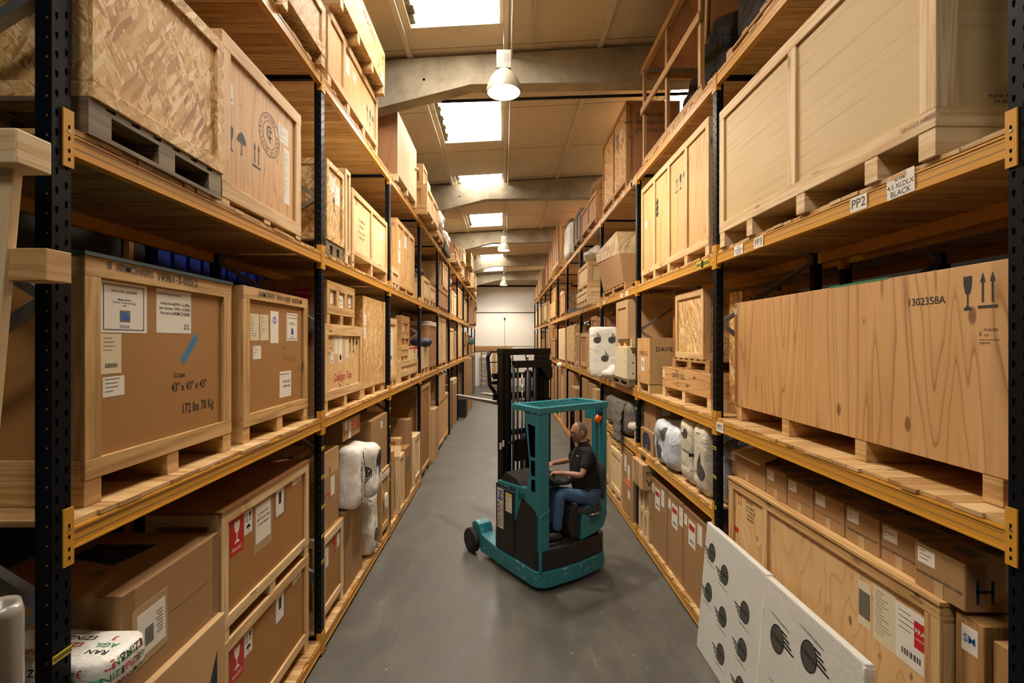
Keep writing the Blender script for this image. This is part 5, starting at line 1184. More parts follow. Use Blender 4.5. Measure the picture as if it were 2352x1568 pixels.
crate('right', 0, 8.5, 9.4, -2.0, 'open pine crate by forklift pillar', s=.0, dep=.7, body=PLYP, bat=PINE_P, group=R0, bw=.1)
crate('right', 0, 8.7, 9.5, -1.72, 'low pine crate resting on open pine crate', s=.05, dep=.7, body=PINE, bat=PINE, base=-2.0, skid=.05, group=R0)
crate('right', 0, 9.5, 10.2, -1.8, 'strand board crate with black stencil', s=.0, dep=.7, body=OSB, bat=PINE, group=R0)
def fr_(y0, y1, top, desc, kind='box', mat=CARD, s=.03, **k):
    if kind == 'box': return carton('right', 0, y0, y1, top, desc, s=s, dep=.6, mat=mat, group=R0, **k)
    return crate('right', 0, y0, y1, top, desc, s=s, dep=.8, body=mat, group=R0, **k)
fr_(10.5, 11.0, -1.05, 'tall brown carton wrapped in shiny tape', mat=CARDL, s=-.05); fr_(11.1, 11.9, -1.0, 'crumpled brown carton')
fr_(12.1, 12.95, -.95, 'brown carton with white label')
x = fr_(13.3, 14.4, -1.3, 'wide brown carton with shipping paper', s=-.08); fr_(14.5, 15.7, -.95, 'tall brown double carton')
fr_(16.1, 16.9, -.92, 'slim brown carton one'); fr_(17.0, 17.7, -.9, 'slim brown carton next to it', mat=CARDL); fr_(17.8, 18.6, -.95, 'pine edged carton', 'crate', PLYR, bat=PINE)
fr_(19.0, 20.0, -1.0, 'brown carton standing'); fr_(20.2, 21.3, -.95, 'reddish panel crate', 'crate', PLYR, bat=PINE_W)
fr_(21.8, 22.9, -.9, 'narrow tall carton', mat=CARDL); fr_(23.0, 24.1, -.95, 'brown panelled crate', 'crate', PLYR, bat=PINE_W)
fr_(24.7, 26.8, -1.0, 'wide brown crate', 'crate', PLYR, bat=PINE_D, full='wide brown crate in ninth bay on right floor shelf'); fr_(27.4, 29.5, -1.1, 'dark brown crate in far bay', 'crate', PLYR, bat=PINE_D); fr_(30.3, 32.3, -1.0, 'pale crate in last bay', 'crate', PLY, bat=PINE)
bag('white_cone', 'white conical shade shape peeking from right rack sixth bay', (B-.05, 17.4, H-.84), (.1, .3, .1), 2.2, .03, 4, BAG)
# goods in the rack behind
def rb(y0, y1, lev, top, ds, mt, bt_): 
    root = crate('right', lev, y0, y1, top, '', s=DR+.3, dep=.8, body=mt, bat=bt_, full=ds, group='crates in the rack behind'); return root
rb(7.7, 9.2, 1, .6, 'brown crate in the rack behind, middle level', PLY, PINE_W); rb(5.2, 6.8, 1, .5, 'strand board crate in the rack behind, middle level', OSBW, PINE_D)
rb(10.8, 12.6, 1, .7, 'reddish crate in the rack behind, middle level', PLYR, PINE_D)
rb(5.0, 6.6, 2, 1.6, 'pine crate in the rack behind, upper level', PLY, PINE_W); rb(8.0, 9.8, 2, 1.9, 'brown crate in the rack behind, upper level', PLYO, PINE_W)
# end wall
for k, (x0, w, l) in enumerate(((-1.45, .18, 'weathered wooden ladder standing at the end wall'),)):
    r_ = thing('ladder', l, 'ladder', (-1.35, YE-.25, 0))
    for q in (-1.55, -1.12):
        m = MB(); m.box(q, q+.07, YE-.3, YE-.2, 0, 2.35); m.build('rail', PINE_O, r_)
    for i in range(7): m = MB(); m.box(-1.5, -1.1, YE-.28, YE-.22, .3+.31*i, .36+.31*i); m.build('rung', PINE_O, r_)
m = MB(); m.box(-2.2, .6, YE-.08, YE-.004, 2.4, 2.65); tag(m.build('hanging_board', PINE_D), 'long timber board fixed across the end wall above the ladder', 'board')  # board fixed flat to the end wall rather than hung from above
for k in range(3):
    m = MB(); m.box(-.75+.3*k, -.53+.3*k, YE-.2, YE-.12, 0, 2.35); tag(m.build('timber_plank', PINE_W), f'upright timber plank at the end wall behind forks, {["left", "middle", "right"][k]} of three', 'plank', 'planks at the end wall')
# ================================================================== REACH TRUCK
O = V((.43, 5.83, 0)); fd = V((-.57, .82, 0)).normalized(); rd = V((fd.y, -fd.x, 0)); ud = V((0, 0, 1))
def T(p, q, z): return O+fd*p+rd*q+ud*z
tr = thing('reach_truck', 'teal and black reach truck with raised forks standing in the aisle', 'forklift', O+fd*.5+rd*.57)
PL = FR(O, fd, rd, ud)              # plan: a forward, b across, c up
LF = FR(O, -fd, ud, -rd)            # left flank, seen from outside; a = -p
RF = FR(O, rd, ud, -fd)             # rear face; a = q
def tb(m, p0, p1, q0, q1, z0, z1, mi=0): return m.fbox(PL, p0, p1, q0, q1, z0, z1, None, mi)
def arc(cx, cy, r, a0, a1, n=8): return [(cx+r*math.cos(math.radians(a0+(a1-a0)*i/n)), cy+r*math.sin(math.radians(a0+(a1-a0)*i/n))) for i in range(n+1)]
W_ = 1.15
def plan(p1, off=0, r=.14, bulge=.035):
    back = [(-bulge*math.sin(math.pi*(i/8)) -off, .14+(W_-.28)*i/8) for i in range(9)]
    return [(p1, -off)]+arc(r-off*0, r-off*0, r+off, -90, -180, 6)[0:]+back+arc(r, W_-r, r+off, 180, 90, 6)+[(p1, W_+off)]
m = MB(); m.prism(PL, plan(.95, .02), .055, .25); m.build('chassis', TEALW, tr, .012)
for q0, q1, nm in ((-.01, .2, 'support_leg'), (W_-.2, W_+.01, 'support_leg')):
    m = MB(); g = FR(T(0, q0, 0), fd, ud, rd)
    m.prism(g, [(.9, .06), (1.32, .06), (1.36, .16), (1.52, .3), (1.56, .4), (1.47, .45), (1.35, .43), (1.3, .31), (.9, .25)], 0, q1-q0)
    leg = m.build(nm, TEALW, tr, .012)
    m = MB(); c = (q0+.02 if q0 < .5 else q0+.12)
    prof = [(.001, -.045), (.15, -.045), (.17, -.035), (.17, .035), (.15, .045), (.001, .045)]
    cc = T(1.5, q0-.03 if q0 < .5 else q1+.02, .172)
    o = len(m.v)
    for r_0, z in prof:
        for k in range(28):
            t_ = 2*math.pi*k/28; m.v.append(cc+fd*(r_0*math.cos(t_))+ud*(r_0*math.sin(t_))+rd*z)
    for i in range(5):
        for k in range(28): k2 = (k+1) % 28; m.face((o+i*28+k, o+i*28+k2, o+(i+1)*28+k2, o+(i+1)*28+k), None, 1 if i in (0, 4) and False else 0, True)
    g = FR(cc-rd*.046, -fd, ud, -rd); 
    for rr, mi in ((.11, 1), (.05, 2), (.02, 1)): m.flat(g, disc(0, 0, rr, rr, 24), .001*(3-mi) if rr > .03 else .004, mi)
    m.build('wheel', [RUB, BLK, INKG], tr)
# recess for the drive wheel and the wheel itself
m = MB(); m.lathe([(.001, -.05), (.12, -.05), (.12, .05), (.001, .05)], T(.25, .72, .12), 20, 0, 'x'); m.build('drive_wheel', RUB, tr)
# black body
m = MB(); m.prism(PL, plan(.95, .0, .13), .25, .5); m.build('lower_body', BLK, tr, .008)
m = MB()
m.prism(LF, [(-.02, .5), (-.02, .93), (-.14, 1.0), (-.352, 1.068), (-.42, .93), (-.49, .744), (-.52, .5)], -.1, -.0); m.build('side_panel', BLK, tr, .01)
m = MB(); m.prism(LF, [(-.49, .745), (-.42, .93), (-.352, 1.068), (-.14, 1.0), (-.02, .93), (-.0, 1.2), (-.3, 1.2), (-.9, 1.165), (-.9, 1.12), (-.52, 1.1), (-.52, .745)], -.1, -.003)
tb(m, .35, .9, .1, .5, 1.1, 1.165)
for k in range(4): m.fbox(LF, -.62+.035*k, -.605+.035*k, 1.115, 1.15, -.004, .0, None, 1)
for k in range(4): m.flat(LF, [(-.42+.035*k, 1.03), (-.41+.035*k, 1.03), (-.40+.035*k, 1.13), (-.41+.035*k, 1.13)], .001, 1)
m.build('hood', [TEAL, HOLE], tr, .008)
m = MB(); tb(m, .51, .89, -.02, .12, .3, 1.1); m.build('battery_cover', BLK, tr, .012)
g = FR(T(.89, -.0215, 0), -fd, ud, -rd)
m = MB(); m.fbox(g, .02, .16, .56, 1.08, 0, .002, mi=0); m.flat(g, [(.035, .93), (.145, .93), (.145, 1.06), (.035, 1.06)], .003, 1)
m.text(g, 'N', .09, .995, .14, .0036, 0, 1)
m.text(g, 'NECKAR', .06, .745, .085, .003, 2, 1.0, math.pi/2); m.text(g, 'FORKLIFTS', .125, .74, .06, .003, 3, 1.05, math.pi/2)
m.build('company_sign', [PAPER, INKB, INKN, INKG], tr, fixn=False)
paper(tr, g, .21, .82, .14, .24, 'lines', PAPER); m = MB(); m.fbox(g, .21, .35, 1.03, 1.06, .001, .0025); m.build('warning_label', YELT, tr)
# cab pillars
def bar3(m, a, b, w, d, mi=0, up=(0, 0, 1)):
    a, b = V(a), V(b); dr = (b-a).normalized(); n_ = rd if abs(dr.dot(rd)) < .9 else fd; u = n_.cross(dr).normalized(); n_ = dr.cross(u)
    m.fbox(FR(a, dr, u, n_), 0, (b-a).length, -w/2, w/2, -d/2, d/2, None, mi); return m
m = MB(); m.prism(PL, [(.0, .03)]+arc(.03, .03, .03, 180, 270, 4)+[(.075, 0), (.075, .03), (.06, .15), (0, .15)], .5, 2.16); 
m.prism(LF, [(-.075, 1.15), (-.0755, 2.14), (-.3, 2.14), (-.28, 1.95), (-.23, 1.7), (-.2, 1.45), (-.22, 1.3), (-.28, 1.19)], -.05, -.002)
# window cut as dark glass-less slots
for pts in ([(-.09, 1.62), (-.185, 1.62), (-.235, 1.98), (-.235, 2.02), (-.09, 2.0)], [(-.09, 1.39), (-.165, 1.39), (-.175, 1.5), (-.18, 1.58), (-.09, 1.58)], [(-.09, 1.2), (-.175, 1.2), (-.165, 1.3), (-.16, 1.35), (-.09, 1.35)]):
    m.prism(LF, pts, -.048, .0, 1)
m.build('front_pillar', [TEAL, HOLE], tr, .006)
m = MB(); m.prism(FR(T(0, 0, 0), rd, ud, -fd), [(.0, .26), (.03, .26), (.03, .92), (.15, .96), (.15, 1.0), (.0, .93)], -.02, .012); m.build('corner_strip', TEAL, tr, .004)
m = MB(); tb(m, .0, .07, 1.07, 1.15, .85, 2.16); m.build('rear_pillar', TEAL, tr, .01)
m = MB(); tb(m, .12, .2, 1.06, 1.13, .9, 2.16); tb(m, .1, .35, 1.08, 1.12, 1.98, 2.14); m.build('rear_pillar', TEAL, tr, .01)
m = MB(); tb(m, .5, .54, .98, 1.04, 1.1, 2.16); m.build('inner_pillar', MAST, tr, .01)
rf = MB()
tb(rf, -.01, .05, -.01, W_+.01, 2.155, 2.235); tb(rf, .5, .56, -.01, W_-.05, 2.155, 2.235); tb(rf, .05, .52, -.01, .06, 2.16, 2.235); tb(rf, .05, .52, W_-.06, W_+.01, 2.16, 2.235)

rf.build('overhead_guard', TEAL, tr, .012)
for k in range(7):
    q = .17+.125*k; m = MB(); bar3(m, T(.04, q, 2.2), T(.52, q, 2.2), .05, .018); m.build('guard_bar', TEAL, tr)
# opening: floor, base, seat, cover
m = MB(); tb(m, .06, .85, .12, 1.05, .5, .52); m.build('step_floor', RUB, tr)
m = MB(); m.prism(RF, [(.62, .52), (.66, .9), (.75, .93), (1.05, .97), (1.05, .52)], -.6, -.03); m.prism(RF, [(.52, .6), (.5, .75), (.55, .9), (.68, .92), (.68, .52), (.56, .52)], -.5, -.04); m.build('seat_base', BLK, tr, .02)
m = MB(); m.prism(RF, [(.68, .5), (.7, .88), (1.13, 1.03), (1.14, .75), (1.08, .6), (.98, .55)], -.1, .012); m.build('side_cover', TEAL, tr, .012)
for k in range(5):
    m = MB(); m.fbox(RF.rot(.28, .82, .66+.032*k), 0, .2-.02*(k == 0), 0, .006, .0125, .0135); m.build('vent_slot', HOLE, tr)
m = MB(); tb(m, .92, .97, .02, W_-.02, .25, 1.12); m.build('bulkhead', GUARDB, tr, .006)
m = MB(); m.prism(LF, [(-.85, 1.165), (-.76, 1.3), (-.5, 1.26), (-.38, 1.165)], -.45, -.03); m.build('rubber_hood', GUARDB, tr)
m = MB(); m.prism(FR(T(.5, .1, 0), rd, ud, fd), [(.0, 1.12), (.35, 1.12), (.42, 1.22), (.3, 1.28), (.05, 1.22)], -.15, .25); m.build('console', BLK, tr, .02)
# seat placed where the driver sits, square to him
W3 = lambda px, py, Y: V(((px-VX)*(Y-.2)/F, Y-.2, ZY(py, Y-.2)))
sf = V((-.96, -.28, 0)).normalized(); sl = V((.28, -.96, 0)).normalized()      # driver's forward and left
sc_ = W3(1352, 1160, 6.66)
def sfr(a, b, c): return sc_+sf*a+sl*b+ud*c
m = MB(); M3 = Matrix((sf, sl, ud)).transposed().to_3x3(); m.blob(sfr(.07, 0, -.01), (.2, .2, .055), 4, .004, 1, 32, 16, M=M3); m.build('seat_cushion', SEATG, tr)
m = MB(); m.blob(sfr(-.155, -.04, .32), (.045, .17, .26), 3.6, .004, 2, 32, 20, M=M3); m.build('seat_back', SEATG, tr)
m = MB(); m.tube([sfr(.1, .21, -.05), sfr(.02, .22, -.04), sfr(-.06, .21, -.02)], .012, 8); m.tube([sfr(-.02, .22, -.04), sfr(-.02, .22, -.02)], .02, 10); m.build('seat_buckle', STEEL, tr)
wc = W3(1252, 1078, 6.6)
m = MB()
for k in range(24):
    a0, a1 = 2*math.pi*k/24, 2*math.pi*(k+1)/24
    e1, e2 = sl, (sf*.8+ud*.45).normalized()
    m.tube([wc+e1*.13*math.cos(a0)+e2*.13*math.sin(a0), wc+e1*.13*math.cos(a1)+e2*.13*math.sin(a1)], .013, 8)
m.tube([wc, wc-ud*.14-sf*.02], .025, 10); m.build('steering_wheel', RUB, tr)
m = MB(); m.blob(W3(1282, 1100, 6.62), (.13, .2, .04), 4, .004, 3, 24, 14, M=M3); m.build('armrest_console', GUARDB, tr)
m = MB(); lp = T(.03, 1.04, 2.05); m.tube([lp+V((.02, 0, .05)), lp+V((0, 0, .0))], .03, 12); m.build('lamp_socket', RUB, tr)
m = MB(); m.tube([lp, lp+V((-.045, -.01, -.085))], .042, 16); m.build('beacon_lens', ORL, tr)
# mast
for q, nm in ((.15, 'mast_channel'), (.94, 'mast_channel')):
    m = MB(); tb(m, .98, 1.12, q, q+.035, .12, 2.93); s_ = 1 if q < .5 else -1
    tb(m, .98, 1.0, q, q+.09 if s_ > 0 else q+.035, .12, 2.93) if s_ > 0 else tb(m, .98, 1.0, q-.06, q+.035, .12, 2.93); tb(m, 1.1, 1.12, q, q+.08, .12, 2.93) if s_ > 0 else tb(m, 1.1, 1.12, q-.05, q+.035, .12, 2.93)
    m.build(nm, MAST, tr, .004)
for q in (.24, .84):
    m = MB(); tb(m, 1.0, 1.1, q, q+.05, .14, 2.86); tb(m, 1.02, 1.08, q-.03, q+.08, .2, 2.8); m.build('inner_channel', MAST, tr, .004)
m = MB(); tb(m, .97, 1.13, .14, 1.0, 2.84, 2.93); m.build('top_crossbar', MAST, tr, .006)
m = MB(); tb(m, .93, .99, .3, .98, 2.66, 2.76); m.prism(FR(T(.95, 0, 0), rd, ud, -fd), [(.78, 2.66), (1.0, 2.66), (1.0, 2.5), (.93, 2.46)], -.02, .02); m.build('crossbar', MAST, tr, .006)
m = MB(); tb(m, .99, 1.04, .2, .98, 1.72, 1.8); m.build('crossbar', MAST, tr, .006)
m = MB(); tb(m, .95, 1.0, .72, .96, 2.76, 2.88)
for k in range(5): m.flat(FR(T(.9495, .74+.04*k, 2.82), rd, ud, -fd), disc(0, 0, .007, .007, 8), .001, 1)
m.build('bracket_plate', [MAST, DOT], tr, .004)
for q, r_, mt, nm, z0_, z1_ in ((.46, .014, CHROME, 'lift_rod', 1.72, 2.6), (.46, .03, MAST, 'lift_cylinder', .4, 1.72), (.56, .045, MAST, 'lift_cylinder', .3, 2.62), (.68, .03, MAST, 'lift_cylinder', .3, 2.7), (.31, .02, RUB, 'hose', .5, 2.7), (.38, .016, RUB, 'hose', .5, 2.7)):
    m = MB(); m.tube([T(.96, q, z0_), T(.96, q, z1_)], r_, 12); m.build(nm, mt, tr)
for q in (.62, .75):
    m = MB(); z = .5
    while z < 2.8: m.tube([T(1.04, q, z), T(1.04, q, z+.022)], .016, 6, caps=True); z += .034
    m.build('chain', RUB, tr)
m = MB(); tb(m, .93, 1.0, .34, .52, 1.36, 1.66); m.tube([T(.96, .2, 1.62), T(.96, .5, 1.66)], .02, 8); m.build('cylinder_mount', MAST, tr, .006)
m = MB(); tb(m, 1.0, 1.1, .84, 1.02, 1.2, 2.2); m.build('hose_guard', MAST, tr, .004)
for q, z in ((.085, 1.55), (.13, 1.58)): paper(tr, FR(T(.979, q, z), rd, ud, -fd), 0, 0, .035, .09, 'lines', PAPER)
# carriage, backrest and forks
m = MB()
tb(m, 1.16, 1.2, .12, 1.03, 2.2, 2.3); tb(m, 1.16, 1.2, .12, 1.03, 2.5, 2.58); tb(m, 1.12, 1.2, .2, .28, 2.15, 2.6); tb(m, 1.12, 1.2, .85, .93, 2.15, 2.6); m.build('fork_carriage', MAST, tr, .005)
m = MB()
for q in (.14, 1.12):
    m.tube([T(1.22, q+.12 if q < .5 else q-.12, 2.2), T(1.3, q, 2.4), T(1.32, q, 2.55), T(1.36, q, 2.8), T(1.34, q+(.03 if q < .5 else -.03), 2.88)], .03, 6)
m.tube([T(1.34, .16, 2.88), T(1.34, 1.09, 2.88)], .014, 8); m.tube([T(1.33, .16, 2.73), T(1.33, 1.09, 2.73)], .008, 8)
for q in (.3, .55, .8): m.tube([T(1.25, q, 2.55), T(1.34, q, 2.88)], .012, 6)
tb(m, 1.2, 1.26, .14, .3, 2.42, 2.47); tb(m, 1.2, 1.26, .14, .3, 2.52, 2.57)
m.build('load_backrest', MAST, tr)
FORKM = painted('fork_steel', '#6a655c', '#8d877c', .45, '#c7c0b0', .6)
for q in (.265, .76):
    m = MB(); g = FR(T(0, q-.05, 0), fd, ud, rd)
    m.prism(g, [(1.2, 2.6), (1.2, 2.12), (2.3, 2.135), (2.5, 2.15), (2.5, 2.16), (1.245, 2.17), (1.235, 2.6)], 0, .11); m.build('fork', FORKM, tr, .004)
m = MB(); m.tube([T(1.0, .1, .45), T(1.1, .2, 1.3), T(1.05, .3, 1.5)], .014, 6); m.build('hose', RUB, tr)

# ================================================================== DRIVER
SKIN = NT('skin'); SKIN.set(Base_Color=lin('#ab7d68'), Roughness=.5, Subsurface_Weight=.08); SKIN = SKIN.m
SHIRT = plain('black_cotton', '#0e0e10', .85)
t = NT('denim'); o = t.obj(); t.set(Base_Color=t.mix(t.noise(o, 9, 5, .7), '#2a4468', '#4a6a94'), Roughness=.85); t.bump(t.noise(o, 18, 4), .3, .01); DENIM = t.m
HAIR = plain('grey_hair', '#6a5a4c', .85); BEARD = plain('grey_beard', '#8d7b6d', .85); EYE = plain('eye', '#2a211c', .3); SHOE = plain('shoe', '#23242a', .6)
def skinned(chains, sub=2):
    """chains: lists of (point, radius); shared start points join"""
    bm = bmesh.new(); lay = bm.verts.layers.skin.verify(); vs = {}
    def gv(p, r):
        k = tuple(round(c, 4) for c in p)
        if k not in vs:
            v = bm.verts.new(p); rr = r if isinstance(r, tuple) else (r, r); v[lay].radius = rr; v[lay].use_root = (len(vs) == 0); vs[k] = v
        return vs[k]
    for ch in chains:
        for (p0, r0), (p1, r1) in zip(ch[:-1], ch[1:]):
            a, b = gv(p0, r0), gv(p1, r1)
            if not bm.edges.get((a, b)): bm.edges.new((a, b))
    me = bpy.data.meshes.new('sk'); bm.to_mesh(me); bm.free()
    ob = bpy.data.objects.new('sk', me); COL.objects.link(ob)
    md = ob.modifiers.new('s', 'SKIN'); md.use_smooth_shade = True
    ob.modifiers.new('u', 'SUBSURF').levels = sub
    dg = bpy.context.evaluated_depsgraph_get(); out = bpy.data.meshes.new_from_object(ob.evaluated_get(dg))
    bpy.data.objects.remove(ob); return out
def add_mesh(m, me, mi=0):
    o = len(m.v)
    for v in me.vertices: m.v.append(v.co.copy())
    for p in me.polygons: m.face([o+i for i in p.vertices], None, mi, True)
def remeshed(m, vox, name, mats, parent, smooth=4):
    ob = m.build(name, mats, parent, fixn=True)
    r = ob.modifiers.new('r', 'REMESH'); r.mode = 'VOXEL'; r.voxel_size = vox; r.use_smooth_shade = True
    if smooth:
        s = ob.modifiers.new('sm', 'SMOOTH'); s.iterations = smooth; s.factor = .5
    return ob
dv = thing('person', 'man in black polo shirt and jeans seated in the truck, hands forward', 'person', W3(1352, 1150, 6.66))
P = {}
P['pel'] = W3(1347, 1132, 6.66); P['mid'] = W3(1344, 1096, 6.66); P['chest'] = W3(1346, 1056, 6.66); P['neck'] = W3(1341, 1018, 6.66); P['head'] = W3(1334, 998, 6.66)
P['shL'] = W3(1352, 1043, 6.45); P['shR'] = W3(1326, 1040, 6.86); P['elL'] = W3(1336, 1092, 6.32); P['wrL'] = W3(1291, 1086, 6.4); P['elR'] = W3(1306, 1056, 6.98); P['wrR'] = W3(1268, 1064, 6.82)
P['hipL'] = W3(1352, 1143, 6.54); P['hipR'] = W3(1342, 1138, 6.79); P['knL'] = W3(1287, 1133, 6.4); P['knR'] = W3(1270, 1128, 6.72); P['anL'] = W3(1279, 1221, 6.36); P['anR'] = W3(1262, 1205, 6.62)
mixv = lambda a, b, t: a*(1-t)+b*t
# body
bod = MB()
add_mesh(bod, skinned([
    [(P['pel'], .13), (P['mid'], .13), (P['chest'], .14), (P['neck'], .066), (P['head'], .06)],
    [(P['chest'], .14), (P['shL'], .062), (mixv(P['shL'], P['elL'], .5), .052), (P['elL'], .042), (mixv(P['elL'], P['wrL'], .4), .042), (P['wrL'], .031)],
    [(P['chest'], .14), (P['shR'], .062), (mixv(P['shR'], P['elR'], .5), .052), (P['elR'], .042), (mixv(P['elR'], P['wrR'], .4), .042), (P['wrR'], .031)],
    [(P['pel'], .13), (P['hipL'], .09), (P['knL'], .06), (P['anL'], .04)], [(P['pel'], .13), (P['hipR'], .09), (P['knR'], .06), (P['anR'], .04)]]))
def hand(m, w, dirv, side, down):
    d = V(dirv).normalized(); n_ = V(down).normalized(); s_ = d.cross(n_).normalized()*side; n_ = (n_-d*n_.dot(d)).normalized()
    Mx = Matrix((d, s_, n_)).transposed()
    m.blob(w+d*.055, (.055, .046, .02), 3, .0, 1, 20, 12, M=Mx)
    for k, (o_, L, r_) in enumerate(((-.034, .066, .0095), (-.012, .078, .01), (.011, .072, .0098), (.032, .056, .0088))):
        b = w+d*.095+s_*o_; c1 = b+d*L*.45+n_*.008; c2 = c1+d*L*.28+n_*.022; c3 = c2+d*L*.05+n_*.026
        m.tube([b-d*.03, b, c1, c2, c3], [r_*1.1, r_*1.1, r_, r_*.92, r_*.75], 10)
    b = w+d*.025-s_*.04; m.tube([b-d*.01+s_*.015, b+d*.02-s_*.014+n_*.006, b+d*.05-s_*.018+n_*.018, b+d*.07-s_*.008+n_*.03], [.013, .013, .011, .009], 10)
for a_, b_ in (('elL', 'wrL'), ('elR', 'wrR')):
    q_ = (P[b_]-P[a_]).normalized(); bod.tube([P[b_]-q_*.06, P[b_], P[b_]+q_*.04], [.031, .027, .03], 14)
hand(bod, P['wrL'], (P['wrL']-P['elL'])*1.0+sf*.1, 1, (0, 0, -1)); hand(bod, P['wrR'], (P['wrR']-P['elR'])+sf*.1, -1, (0, 0, -1))
# head
hf = (sf*.97-ud*.16).normalized(); hl = sl; hu = hl.cross(hf)*-1
if hu.z < 0: hu = -hu
HC = W3(1330, 992, 6.66); HS = 1.14
def head_pt(x, y, z):   # unit direction: forward, left, up
    g = lambda a, b, c, s: math.exp(-((x-a)**2+(abs(y)-b)**2+(z-c)**2)/s)
    a, b, c = .098, .078, .118
    if z < 0 and x > 0: b *= 1-.22*(-z); a *= 1+.02*(-z)
    if z < -.2 and x < 0: a *= 1-.35*(-z-.2)
    r = V((x*a, y*b, z*c))
    r.x += .024*math.exp(-((y/.21)**2+((z+.2)/.13)**2))*(x > 0)          # nose
    r.x += .014*math.exp(-((y/.13)**2+((z+.02)/.2)**2))*(x > 0)
    r.x += .008*math.exp(-((y/.5)**2+((z-.24)/.09)**2))*(x > 0)          # brow
    r.x -= .012*g(.92, .36, .06, .02)                                      # eye sockets
    r.x += .010*math.exp(-((y/.3)**2+((z+.54)/.09)**2))*(x > 0)           # lips
    r.x -= .006*math.exp(-((y/.3)**2+((z+.54)/.025)**2))*(x > 0)
    r.x += .024*math.exp(-((y/.4)**2+((z+.82)/.16)**2))*(x > 0)         # chin
    r.y += math.copysign(.006, y)*g(.55, .75, -.1, .06)                  # cheeks
    return r
def to_w(r): return HC+(hf*r.x+hl*r.y+hu*r.z)*HS
def head_grid(m, cond=None, off=0, nu=120, nv=90, mi=0):
    o = len(m.v); keep = {}
    pts = []
    for i in range(nv+1):
        la = math.pi*(i/nv-.5)
        for k in range(nu):
            lo = 2*math.pi*k/nu; d = (math.cos(la)*math.cos(lo), math.cos(la)*math.sin(lo), math.sin(la)); pts.append(d)
            m.v.append(to_w(head_pt(*d)*(1+off)))
    for i in range(nv):
        for k in range(nu):
            k2 = (k+1) % nu; c = pts[i*nu+k]
            if cond and not cond(*c): continue
            m.face((o+i*nu+k, o+i*nu+k2, o+(i+1)*nu+k2, o+(i+1)*nu+k), None, mi, True)
head_grid(bod)
Mh = Matrix((hf, hl, hu)).transposed()
for s_ in (1, -1):
    c = to_w(V((-.008, .079*s_, -.005))); bod.blob(c, (.017*HS, .009, .032*HS), 2.2, .001, 1, 16, 12, M=Mh)
remeshed(bod, .006, 'body', SKIN, dv, 2)
def clean(m):
    used = sorted({i for f in m.f for i in f}); mp = {a: b for b, a in enumerate(used)}
    m.v = [m.v[i] for i in used]; m.f = [tuple(mp[i] for i in f) for f in m.f]; return m
h = MB(); head_grid(h, lambda x, y, z: (x < .3-.25*max(0, z-.1)+.3*max(0, z-.6) and z > -.5 and (x < .05 or z > -.05) and not (abs(y) > .9 and abs(z) < .2 and x > -.1 and x < .2)), .022)
clean(h).build('hair', HAIR, dv, fixn=False)
h = MB(); head_grid(h, lambda x, y, z: x > .25 and -.97 < z < -.4 and abs(y) < .66 and not (abs(y) < .2 and -.6 < z < -.48), .012)
clean(h).build('beard', BEARD, dv, fixn=False)
h = MB()
for s_ in (1, -1):
    e = to_w(head_pt(.93, .34*s_, .06)-V((.003, 0, 0))); h.blob(e, (.009, .011, .006), 2, 0, 1, 12, 8, M=Mh)
h.build('eyes', EYE, dv)
h = MB()
for s_ in (1, -1):
    e0 = to_w(head_pt(.93, .18*s_, .25)+V((.003, 0, 0))); e1 = to_w(head_pt(.86, .45*s_, .26)+V((.003, 0, 0))); h.tube([e0, mixv(e0, e1, .5)+hf*.002+hu*.003, e1], [.003, .0045, .003], 6)
h.build('eyebrows', HAIR, dv)
# clothes
sh = MB(); eL = mixv(P['shL'], P['elL'], .82); eR = mixv(P['shR'], P['elR'], .75)
add_mesh(sh, skinned([[(P['pel']-ud*.07-sf*.01, .17), (P['pel']+ud*.03, .185), (P['mid']+sf*.03, .2), (P['chest'], .18), (P['neck']-ud*.03, .095), (P['neck']+ud*.015, .08)],
    [(P['chest'], .165), (P['shL'], .085), (mixv(P['shL'], P['elL'], .4), .075), (eL, .07)], [(P['chest'], .165), (P['shR'], .085), (mixv(P['shR'], P['elR'], .4), .075), (eR, .068)]]))
so_ = remeshed(sh, .009, 'polo_shirt', SHIRT, dv, 2)
m = MB(); g = FR(W3(1326, 1054, 6.5), (-sf+sl*-.0), ud, (sl+sf*.6).normalized()); lp = W3(1326, 1047, 6.36)
g = FR(lp, -(sl*-.6+sf*.8).normalized()*1.0, ud, (sl*.8+sf*.6)); m.flat(g, [(-.02, 0), (.0, .012), (.018, .004), (.005, .0), (.012, -.012), (-.005, -.004)], 0)
m.build('shirt_logo', PAPER, dv)
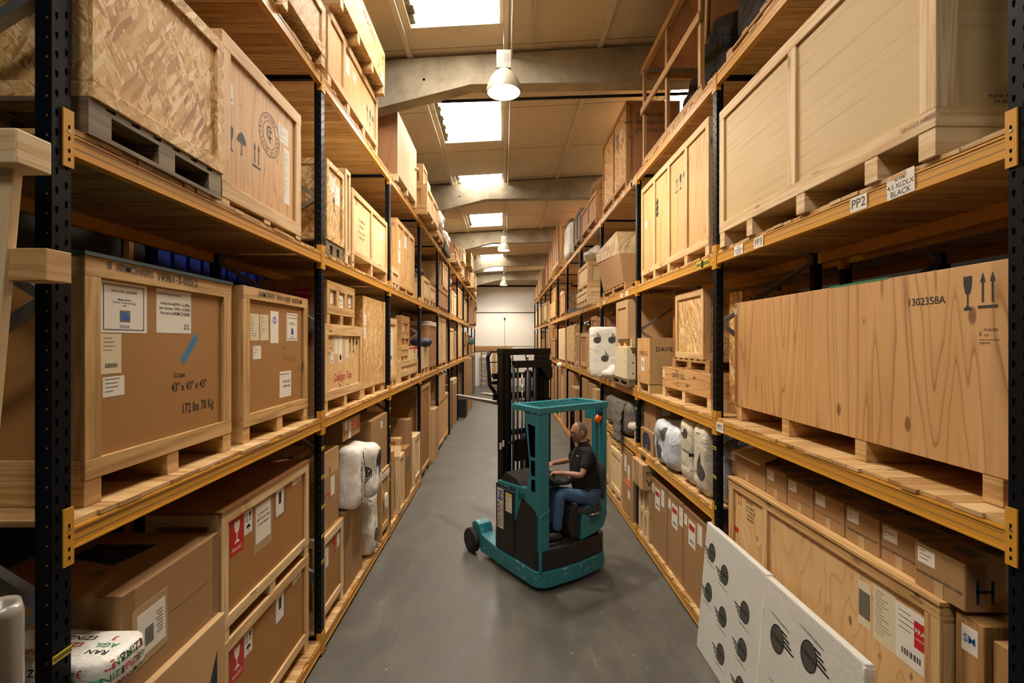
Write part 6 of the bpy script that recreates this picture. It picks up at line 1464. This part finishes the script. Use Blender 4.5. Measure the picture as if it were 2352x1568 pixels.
col = MB(); nk = P['neck']+ud*.025
for k in range(20):
    a0, a1 = 2*math.pi*k/20, 2*math.pi*(k+1)/20
    col.tube([nk+sf*.072*math.cos(a0)+sl*.068*math.sin(a0)-ud*.015*math.cos(a0), nk+sf*.072*math.cos(a1)+sl*.068*math.sin(a1)-ud*.015*math.cos(a1)], .011, 8)
col.build('collar', SHIRT, dv)
je = MB()
add_mesh(je, skinned([[(P['pel']+ud*.02, .15), (P['hipL'], .108), (mixv(P['hipL'], P['knL'], .55), .092), (P['knL'], .078), (mixv(P['knL'], P['anL'], .4), .072), (P['anL'], .06)],
    [(P['pel']+ud*.02, .15), (P['hipR'], .108), (mixv(P['hipR'], P['knR'], .55), .092), (P['knR'], .078), (mixv(P['knR'], P['anR'], .4), .072), (P['anR'], .06)]]))
remeshed(je, .009, 'jeans', DENIM, dv, 2)
for a in ('anL', 'anR'):
    m = MB(); q = P[a]; z = .55; m.blob(V((q.x, q.y, z+.02))+sf*.07, (.14, .05, .045), 3, .0, 1, 24, 12, M=M3); m.tube([V((q.x, q.y, z+.02)), q], .045, 12); m.build('shoe', SHOE, dv)

# ================================================================== LIGHT, WORLD, CAMERA
w = bpy.data.worlds.new('w'); SC.world = w; w.use_nodes = True
w.node_tree.nodes['Background'].inputs[0].default_value = (1, .9, .78, 1); w.node_tree.nodes['Background'].inputs[1].default_value = .3
cd = bpy.data.cameras.new('camera'); cd.lens = F/2352*36; cd.sensor_width = 36; cd.shift_x = (1176-VX)/2352; cd.clip_start = .05; cd.clip_end = 200
co = bpy.data.objects.new('camera', cd); COL.objects.link(co); co.location = (0, 0, H); co.rotation_euler = (math.pi/2, 0, 0); SC.camera = co
vs = SC.view_settings; SC.display_settings.display_device = 'sRGB'; vs.view_transform = 'Standard'; vs.look = 'None'; vs.gamma = 1; vs.use_curve_mapping = False; vs.exposure = -0.33
SC.cycles.use_denoising = True; SC.cycles.max_bounces = 6; SC.cycles.diffuse_bounces = 4; SC.cycles.sample_clamp_indirect = 6
